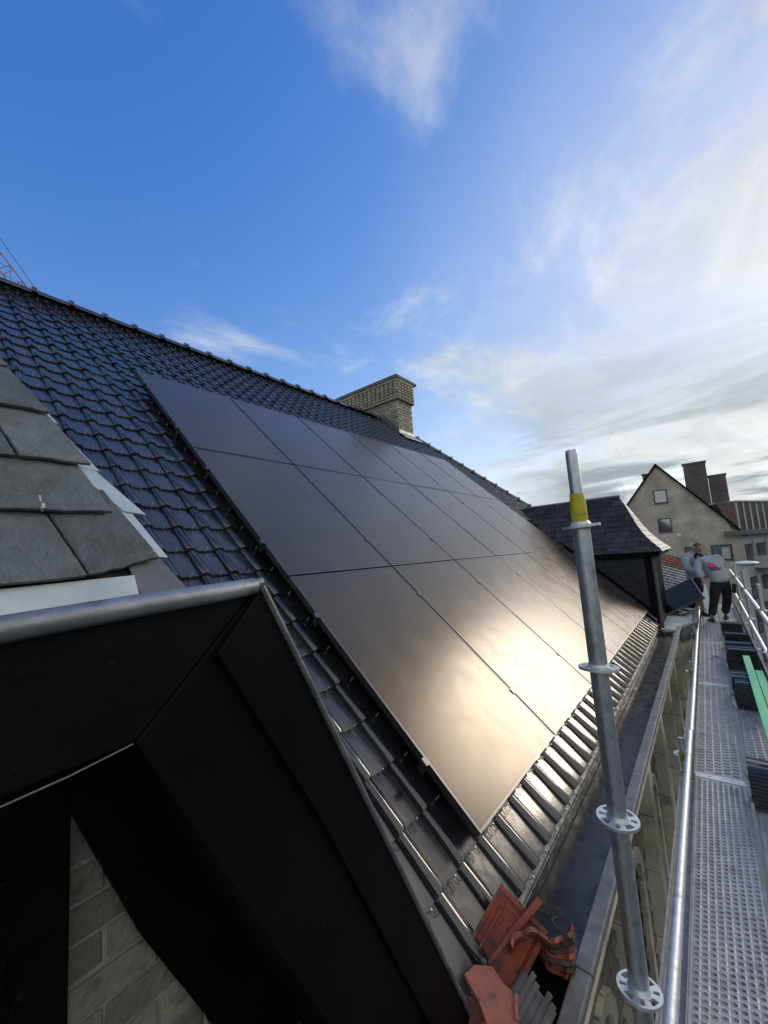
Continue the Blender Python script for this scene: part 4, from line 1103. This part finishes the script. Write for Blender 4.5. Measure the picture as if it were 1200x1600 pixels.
# the panel they carry
P1 = aty(1080,903,9.95); P2 = aty(1098,929,9.0)
ex = (P2-P1); lw = ex.length; ex.normalize()
ey = aty(1030,923,10.05)-P1; ey = (ey-ex*ey.dot(ex)).normalized(); ez = ex.cross(ey)
if ez.z < 0: ez = -ez
hp = thing('solar_panel', P2, 'black solar panel carried at a tilt by the two workers', 'solar panel')
def hpq(a, b, c): return P1+ex*a+ey*b+ez*c
def hbox(a0, a1, b0, b1, c0, c1, nm, M):
    q = MB(); q.add([hpq(a, b, c) for a in (a0,a1) for b in (b0,b1) for c in (c0,c1)], [(0,1,3,2), (4,6,7,5), (0,4,5,1), (2,3,7,6), (0,2,6,4), (1,5,7,3)]); q.build(nm, M, hp)
PWH, PLH = 1.134, 1.4
hbox(.011, PWH-.011, .011, PLH-.011, -.006, -.001, 'glass', m_black)
for i, (a0,a1,b0,b1) in enumerate(((0,PWH,0,.011), (0,PWH,PLH-.011,PLH), (0,.011,.011,PLH-.011), (PWH-.011,PWH,.011,PLH-.011))):
    hbox(a0, a1, b0, b1, -.035, .001, 'frame', m_alu if i == 0 else m_frame)

# ================================================================ BEYOND THE HOUSE
def tilt_roof(name, p00, du, dv, nu, nv, M, label, cat, par=None, gap=.006, th=.018, piece='slate'):
    pass
# low neighbouring roof: wet grey slates with an orange tiled band
nb = thing('neighbour_roof', (-1, 14, -10), 'lower neighbouring roof of wet grey slates with an orange tiled band, behind the slate dormer', 'roof')
Yn = 12.5
n00 = aty(1016,862,Yn); n10 = aty(1092,884,Yn+.3); dwn = (n10-n00)
low0 = aty(1024,930,Yn-1.6); low1 = aty(1092,944,Yn-1.4)
e0 = (low0-n00); e1 = (low1-n10)
q = MB(); q.add([n00, n10, low1, low0, n00-Vector((0,0,.4)), n10-Vector((0,0,.4)), low1-Vector((0,0,.4)), low0-Vector((0,0,.4))], [(0,1,2,3), (7,6,5,4), (0,4,5,1), (1,5,6,2), (2,6,7,3), (3,7,4,0)])
q.build('roof_base', m_under, nb)
nn = dwn.cross(e0).normalized()
if nn.y > 0: nn = -nn
def nbp(u, v): a = n00+dwn*u; b = low0+(low1-low0)*u; return a+(b-a)*v
NV, NU = 15, 9
for i in range(NV):
    for j in range(NU):
        v0, v1 = i/NV, (i+1)/NV; off = .5/NU*(i % 2)
        u0, u1 = max(0, j/NU-off), min(1, (j+1)/NU-off)
        if u1-u0 < .01: continue
        M_ = m_orange if i < 4 else (m_slatem if i < 11 else mat('pinkish_slab', (.30,.26,.25), .5, c2=(.24,.21,.21), ns=3))
        pp = [nbp(u0+.004,v1-.0), nbp(u1-.004,v1), nbp(u1-.004,v0), nbp(u0+.004,v0)]
        q = MB(); q.prism([p+nn*(.03+(.02 if k < 2 else 0)) for k, p in enumerate(pp)], -nn*.02); q.build('roof_tile' if i < 4 else 'slate', M_, nb)
q = MB(); q.tube([n00+Vector((-.5,0,.14))+nn*.02, n10+nn*.05], .05, 8); q.build('verge_cap', m_black, nb)
q = MB(); q.prism([n00+Vector((-.4,-.02,.13))+nn*.07, n10+nn*.10, n10+nn*.10-Vector((0,0,.09)), n00+Vector((-.4,-.02,.02))+nn*.07], -nn*.03); q.build('verge_strip', m_slatel, nb)
q = MB(); q.span((-4,11.6,-10), (.45,17,-.9)); q.build('wall', m_brick, nb)

# ---- brick apartment house closing the street
YH = 46.0; KH = (YH+1.751)/(36+1.751)
def H(x, y, dy=0): return aty(x, y, YH+dy)
fh = thing('apartment_house', (0, YH, -10), 'grey brick apartment house with steep gable, tall chimneys and white balconied front', 'building')
def brickmat(name, c1, c2, mo, sc_, rot=(R(90),0,0)):
    M = bpy.data.materials.new(name); M.use_nodes = True; t = M.node_tree; b = t.nodes['Principled BSDF']; b.inputs['Roughness'].default_value = .9
    g_ = t.nodes.new('ShaderNodeNewGeometry'); mp = t.nodes.new('ShaderNodeMapping'); mp.inputs['Rotation'].default_value = rot; t.links.new(g_.outputs['Position'], mp.inputs[0])
    br = t.nodes.new('ShaderNodeTexBrick'); t.links.new(mp.outputs[0], br.inputs[0])
    for i, c in ((1,c1), (2,c2), (3,mo)): br.inputs[i].default_value = (*c, 1)
    br.inputs['Scale'].default_value = sc_; br.inputs['Mortar Size'].default_value = .03; br.inputs['Brick Width'].default_value = .6; br.inputs['Row Height'].default_value = .22
    nz = t.nodes.new('ShaderNodeTexNoise'); nz.inputs['Scale'].default_value = .8; nz.inputs['Detail'].default_value = 8; t.links.new(g_.outputs['Position'], nz.inputs[0])
    mr = t.nodes.new('ShaderNodeMapRange'); t.links.new(nz.outputs[0], mr.inputs[0]); mr.inputs[1].default_value = .3; mr.inputs[2].default_value = .7; mr.inputs[3].default_value = .72; mr.inputs[4].default_value = 1.22
    h = t.nodes.new('ShaderNodeHueSaturation'); t.links.new(br.outputs[0], h.inputs['Color']); t.links.new(mr.outputs[0], h.inputs['Value']); t.links.new(h.outputs[0], b.inputs['Base Color'])
    return M
m_gab = brickmat('gable_grey_brick', (.48,.41,.31), (.33,.28,.21), (.54,.48,.39), 2.6)
m_chb = brickmat('chimney_dark_brick', (.12,.11,.095), (.085,.08,.07), (.14,.13,.12), 1.6)
m_win = mat('window_glass', (.28,.31,.35), .06, .85)
m_wfr = mat('dark_window_frame', (.02,.02,.022), .5)
m_render = mat('pale_render', (.50,.49,.46), .8, c2=(.42,.41,.39), ns=1.5)
m_rf = mat('far_roof_slate', (.16,.165,.17), .4, c2=(.22,.225,.23), ns=.8, bump=.3, bs=6)
m_rtile = mat('red_brown_tile_hanging', (.17,.105,.085), .8, c2=(.12,.08,.07), ns=6)
apx = H(1024,727); er = H(1148,822); XR = H(1157,826).x
slope = (apx.z-er.z)/(er.x-apx.x)
xl_ = 2*apx.x-er.x
zr_ = apx.z-(XR-apx.x)*slope
D = 13.0
q = MB(); q.prism([(2*apx.x-XR,YH,-10), (XR,YH,-10), (XR,YH,zr_-.05), (apx.x,YH,apx.z-.06), (2*apx.x-XR,YH,zr_-.05)], (0,D,0)); q.build('wall', m_gab, fh)
q = MB(); t_ = .22
ov = .35
q.prism([(apx.x,YH-.18,apx.z+.12), (XR+ov,YH-.18,zr_-ov*slope+.12), (XR+ov,YH-.18,zr_-ov*slope-.05), (apx.x,YH-.18,apx.z-.05)], (0,D+.3,0))
rfo = q.build('roof', m_rf, fh)
q = MB(); q.prism([(apx.x,YH-.18,apx.z+.12), (2*apx.x-XR-ov,YH-.18,zr_-ov*slope+.12), (2*apx.x-XR-ov,YH-.18,zr_-ov*slope-.05), (apx.x,YH-.18,apx.z-.05)], (0,D+.3,0)); q.build('roof', m_rf, fh)
q = MB()
for sg in (1, -1):
    xe = XR+ov if sg > 0 else 2*apx.x-XR-ov
    q.prism([(apx.x,YH-.25,apx.z+.16), (xe,YH-.25,zr_-ov*slope+.16), (xe,YH-.25,zr_-ov*slope-.10), (apx.x,YH-.25,apx.z-.10)], (0,.068,0))
q.build('verge_board', m_black, fh)
def win(tl, br, panes=1, frac=None):
    a, b = H(*tl), H(*br); root_y = YH
    q = MB(); x0, x1, z0, z1 = a.x, b.x, b.z, a.z; fw_ = .09
    for s0, s1 in (((x0,z0),(x1,z0+fw_)), ((x0,z1-fw_),(x1,z1)), ((x0,z0+fw_),(x0+fw_,z1-fw_)), ((x1-fw_,z0+fw_),(x1,z1-fw_))): q.span((s0[0],YH-.03,s0[1]), (s1[0],YH+.05,s1[1]))
    if panes > 1:
        for k in range(1, panes): xm = x0+(x1-x0)*k/panes; q.span((xm-.04,YH-.025,z0+fw_), (xm+.04,YH+.05,z1-fw_))
    w_ = q.build('window', m_wfr, fh)
    q = MB(); q.span((x0+.02,YH-.012,z0+.02), (x1-.02,YH-.004,z1-.02)); q.build('pane', m_win, w_)
    q = MB(); q.span((x0-.05,YH-.09,z0-.10), (x1+.05,YH+.02,z0-.005)); q.build('sill', m_zincd, w_)
win((1020,767), (1044,785)); win((1027,811), (1051,830)); win((1110,852), (1147,874)); win((1069,855), (1098,881))
cq = H(1129,868); q = MB(); q.span((cq.x,YH-.02,cq.z-.6), (cq.x+.55,YH-.0135,cq.z+.7)); q.build('curtain', m_render, fh)
vq = H(1061,836); q = MB(); q.span((vq.x-.14,YH-.05,vq.z-.12), (vq.x+.14,YH-.001,vq.z+.12)); q.build('wall_vent', m_white, fh)
def fchim(tl, tr, bl, dy, depth):
    a, b, c = H(*tl, dy), H(*tr, dy), H(*bl, dy)
    q = MB(); q.span((a.x,YH+dy,c.z-1.5), (b.x,YH+dy+depth,a.z-.12)); c_ = q.build('chimney', m_chb, fh)
    q = MB(); q.span((a.x-.08,YH+dy-.08,a.z-.118), (b.x+.08,YH+dy+depth+.08,a.z)); q.build('chimney_cap', m_zincd, c_)
fchim((1066,725), (1101,719), (1109,776), 2.2, 1.2); fchim((1106,743), (1133,738), (1140,784), 5.5, 1.4); fchim((1003,741), (1014,737), (1012,750), 3.0, .8)
# side dormer with tile-hung cheek, and the white street front with its balconies; the front turns away from the gable
FA = R(25); FE = Vector((math.sin(FA), math.cos(FA), 0)); FN = Vector((math.cos(FA), -math.sin(FA), 0)); FO = Vector((XR, YH, 0))
def FB(mb, a0, a1, n0, n1, z0, z1):
    return mb.add([FO+FE*a+FN*n_+Vector((0,0,z)) for a in (a0,a1) for n_ in (n0,n1) for z in (z0,z1)], [(0,1,3,2), (4,6,7,5), (0,4,5,1), (2,3,7,6), (0,2,6,4), (1,5,7,3)])
da, db = H(1118,785), H(1149,784); FL = 7.6
zb = zr_-.25
q = MB(); q.prism([(da.x,YH-.02,da.z), (XR-.12,YH-.02,db.z), (XR-.12,YH-.02,zb+.30), (er.x-.25,YH-.02,zb+.42)], (0,.45,0)); q.build('dormer_cheek', m_rtile, fh)
q = MB(); FB(q, .1, FL, -3.2, -.15, zb+.30, db.z-.02); sdm = q.build('side_dormer', m_rtile, fh)
q = MB(); FB(q, -.05, FL+.1, -3.2, .06, db.z+.0, db.z+.13); q.build('dormer_flat_roof', m_render, sdm)
k = 0; a_ = .02
while a_ < FL-.3:
    q = MB(); FB(q, a_, a_+.22, -.3, -.05, zb+.30, db.z-.005); q.build('dormer_pier', m_render, sdm)
    if a_+.4 < FL-.6:
        q = MB(); FB(q, a_+.23, a_+1.235, -.22, -.10, zb+.42, db.z-.08); w_ = q.build('window', m_wfr, sdm)
    a_ += 1.24
q = MB(); FB(q, -.9, FL+.4, -.9, .75, zb-.10, zb+.295); q.build('eaves_slab', m_zincd, fh)
q = MB(); FB(q, .02, FL, -6.0, -.02, -10, zb-.105); q.build('street_front', m_render, fh)
for f_ in range(5):
    z1_ = zb-.95-f_*2.9
    for k in range(3):
        y = .25+k*2.5
        q = MB(); FB(q, y, y+1.25, -.10, .012, z1_-1.9, z1_); w_ = q.build('window', m_wfr, fh)
        for j in range(2): q = MB(); FB(q, y+.08+j*.57, y+.60+j*.57, .013, .02, z1_-1.8, z1_-.1); q.build('pane', m_win, w_)
        q = MB(); FB(q, y+1.26, y+1.42, -.02, .20, z1_-2.1, z1_+.2); q.build('mullion_fin', m_render, fh)
        q = MB(); FB(q, y+1.45, y+2.35, -.02, .03, z1_-1.25, z1_-.02); w_ = q.build('window', m_wfr, fh)
        q = MB(); FB(q, y+1.53, y+2.27, .031, .038, z1_-1.15, z1_-.12); q.build('pane', m_win, w_)
    for k in range(2):
        y = 1.35+k*3.4
        q = MB(); FB(q, y, y+2.6, .0, 1.35, z1_-2.15, z1_-2.0); FB(q, y, y+2.6, 1.28, 1.35, z1_-1.999, z1_-1.1); FB(q, y, y+.07, .0, 1.279, z1_-1.999, z1_-1.1); q.build('balcony', m_render, fh)
# ---- street lamp with saucer head
lp = aty(1164,880,17.0)
lm = thing('street_lamp', (lp.x,lp.y,-9.86), 'street lamp with white saucer head on a slim pole, beyond the guardrail', 'street lamp')
q = MB(); q.tube([(lp.x,lp.y,-9.86), (lp.x,lp.y,-4), (lp.x,lp.y,lp.z-.03)], [.07,.05,.028], 10); q.build('pole', m_galvb, lm, smooth=True)
q = MB(); q.lathe([(.05,-.10), (.30,-.03), (.37,.0), (.34,.03), (.2,.06), (.03,.08)], (lp.x,lp.y,lp.z), 24); q.build('lamp_head', m_white, lm, smooth=True)

# ---- crane boom behind the ridge
cr = thing('crane', (-95, 10, -10), 'orange lattice crane boom rising behind the roof ridge at far left', 'crane')
m_cr = mat('crane_orange', (.36,.15,.07), .55)
dist = 62.0
ca, cb2 = CAM+ray(33,437)*dist, CAM+ray(0,394)*dist*1.02
bd = (cb2-ca).normalized(); b0, b1 = ca-bd*14, ca+bd*16
sx_ = bd.cross(ray(15,415)).normalized(); sy_ = bd.cross(sx_).normalized()
if sx_.z > 0: sx_ = -sx_
cor = [(0,0), (1.1,0), (1.1,1.1), (0,1.1)]
for a, b in cor:
    q = MB(); q.tube([b0+sx_*a+sy_*b, b1+sx_*a+sy_*b], .06, 6); q.build('boom_chord', m_cr, cr)
nb_ = 18
for k in range(nb_):
    p = b0+bd*(30*k/nb_); p2 = b0+bd*(30*(k+1)/nb_)
    q = MB()
    for j in range(4):
        (a, b), (a2, b2) = cor[j], cor[(j+1) % 4]
        q.tube([p+sx_*a+sy_*b, p2+sx_*a2+sy_*b2], .03, 5, caps=False); q.tube([p+sx_*a+sy_*b, p+sx_*a2+sy_*b2], .03, 5, caps=False)
    q.build('boom_brace', m_cr, cr)
q = MB(); c0, c1_ = CAM+ray(52,446)*60, CAM+ray(0,372)*61; dd = c1_-c0
q.tube([c0-dd*.6, c1_+dd*.8], .025, 5); q.build('hoist_cable', m_black, cr)
q = MB(); q.tube([b0, Vector((b0.x,b0.y,-10))], .6, 8); q.build('mast', m_cr, cr)

# ---- far hill, houses and trees closing the street on the right
hl = MB(); pts = []
for i in range(60):
    x = -300+i*14; h = -2+9*math.exp(-((x-60)/110)**2)+1.2*math.sin(i*.9)+.8*math.sin(i*2.3)
    pts.append((x,h))
vs = [(x,230,-10) for x, h in pts]+[(x,300+10*math.sin(x*.05),h) for x, h in pts]+[(x,500,-10) for x, h in pts]
n = len(pts); hl.add(vs, [(i, i+1, n+i+1, n+i) for i in range(n-1)]+[(n+i, n+i+1, 2*n+i+1, 2*n+i) for i in range(n-1)])
tag(hl.build('hill', mat('wooded_hill', (.035,.045,.028), .9, c2=(.06,.06,.04), ns=.15, bump=1, bs=1)), kind='structure')
m_leaf = rand_tone(mat('autumn_leaf', (.045,.05,.022), .7, c2=(.09,.065,.03), ns=.7), .7, 1.3)
m_bark = mat('bark', (.07,.055,.04), .9)
def tree(x, y, h, r_, label, seed):
    rnd = random.Random(seed); base = Vector((x,y,-9.9))
    t_ = thing('street_tree', base, label, 'tree', 'street trees')
    q = MB(); q.tube([base, base+Vector((.1,0,h*.3)), base+Vector((0,.1,h*.75))], [.28,.2,.06], 8)
    for k in range(6):
        a = rnd.uniform(0,6.28); z = h*rnd.uniform(.35,.65); q.tube([base+Vector((0,0,z)), base+Vector((math.cos(a)*r_*.7,math.sin(a)*r_*.7,z+r_*.6))], [.09,.02], 5)
    q.build('trunk', m_bark, t_, smooth=True)
    q = MB(); cl = [(Vector((rnd.gauss(0,.5)*r_, rnd.gauss(0,.5)*r_, h*.62+rnd.gauss(0,.32)*r_)), r_*rnd.uniform(.25,.5)) for _ in range(16)]
    for c, cr_ in cl:
        for _ in range(90):
            d_ = Vector((rnd.gauss(0,1), rnd.gauss(0,1), rnd.gauss(0,1))).normalized()*cr_*rnd.uniform(.5,1.05)
            p = base+c+d_; s_ = rnd.uniform(.12,.26); u_ = Vector((rnd.gauss(0,1), rnd.gauss(0,1), rnd.gauss(0,1))).normalized(); v_ = u_.cross(Vector((rnd.random(),1,.3))).normalized()
            q.add([p-u_*s_, p+v_*s_*.6, p+u_*s_, p-v_*s_*.6], [(0,1,2,3)])
    q.build('crown', m_leaf, t_, fix=False)
tree(10.5,88,10.5,3.2,'dark tree standing at the far right end of the street',1)
tree(13.5,104,12,3.6,'taller dark tree behind the first street tree at far right',2)
tree(8.9,76,8,2.2,'small dark tree beside the far end of the balconied front',3)
def fhouse(x0, x1, y0, y1, h, rh, M, RMt, label):
    t_ = thing('far_house', ((x0+x1)/2,y0,-10), label, 'house', 'houses down the street'); q = MB(); q.span((x0,y0,-10), (x1,y1,h)); q.build('wall', M, t_)
    q = MB(); q.prism([(x0-.3,y0-.3,h), (x0-.3,y1+.3,h), (x0-.3,(y0+y1)/2,h+rh)], (x1-x0+.6,0,0)); q.build('roof', RMt, t_)
    for k in range(3):
        for f_ in range(2):
            q = MB(); xx = x0+.8+k*(x1-x0-1.6)/2-.4; q.span((xx,y0-.05,h-2.2-f_*2.8), (xx+.9,y0-.01,h-.8-f_*2.8)); w_ = q.build('window', m_win, t_)
fhouse(8.0,15,66,74,-1.8,3.4,m_render,m_rtile,'low pale house with red brown roof down the street')
fhouse(5.5,13,112,122,1.0,4.0,m_chb,m_rf,'dark brick house at the far end of the street')
# facing side of the street
fs_ = thing('street_terrace', (20,20,-10), 'brick terrace on the other side of the street', 'building')
q = MB(); q.span((16,-30,-10), (26,62,-1.5)); q.build('wall', m_gab, fs_)
q = MB(); q.prism([(15.7,-30.3,-1.5), (26.3,-30.3,-1.5), (21,-30.3,3)], (0,92.6,0)); q.build('roof', m_rtile, fs_)
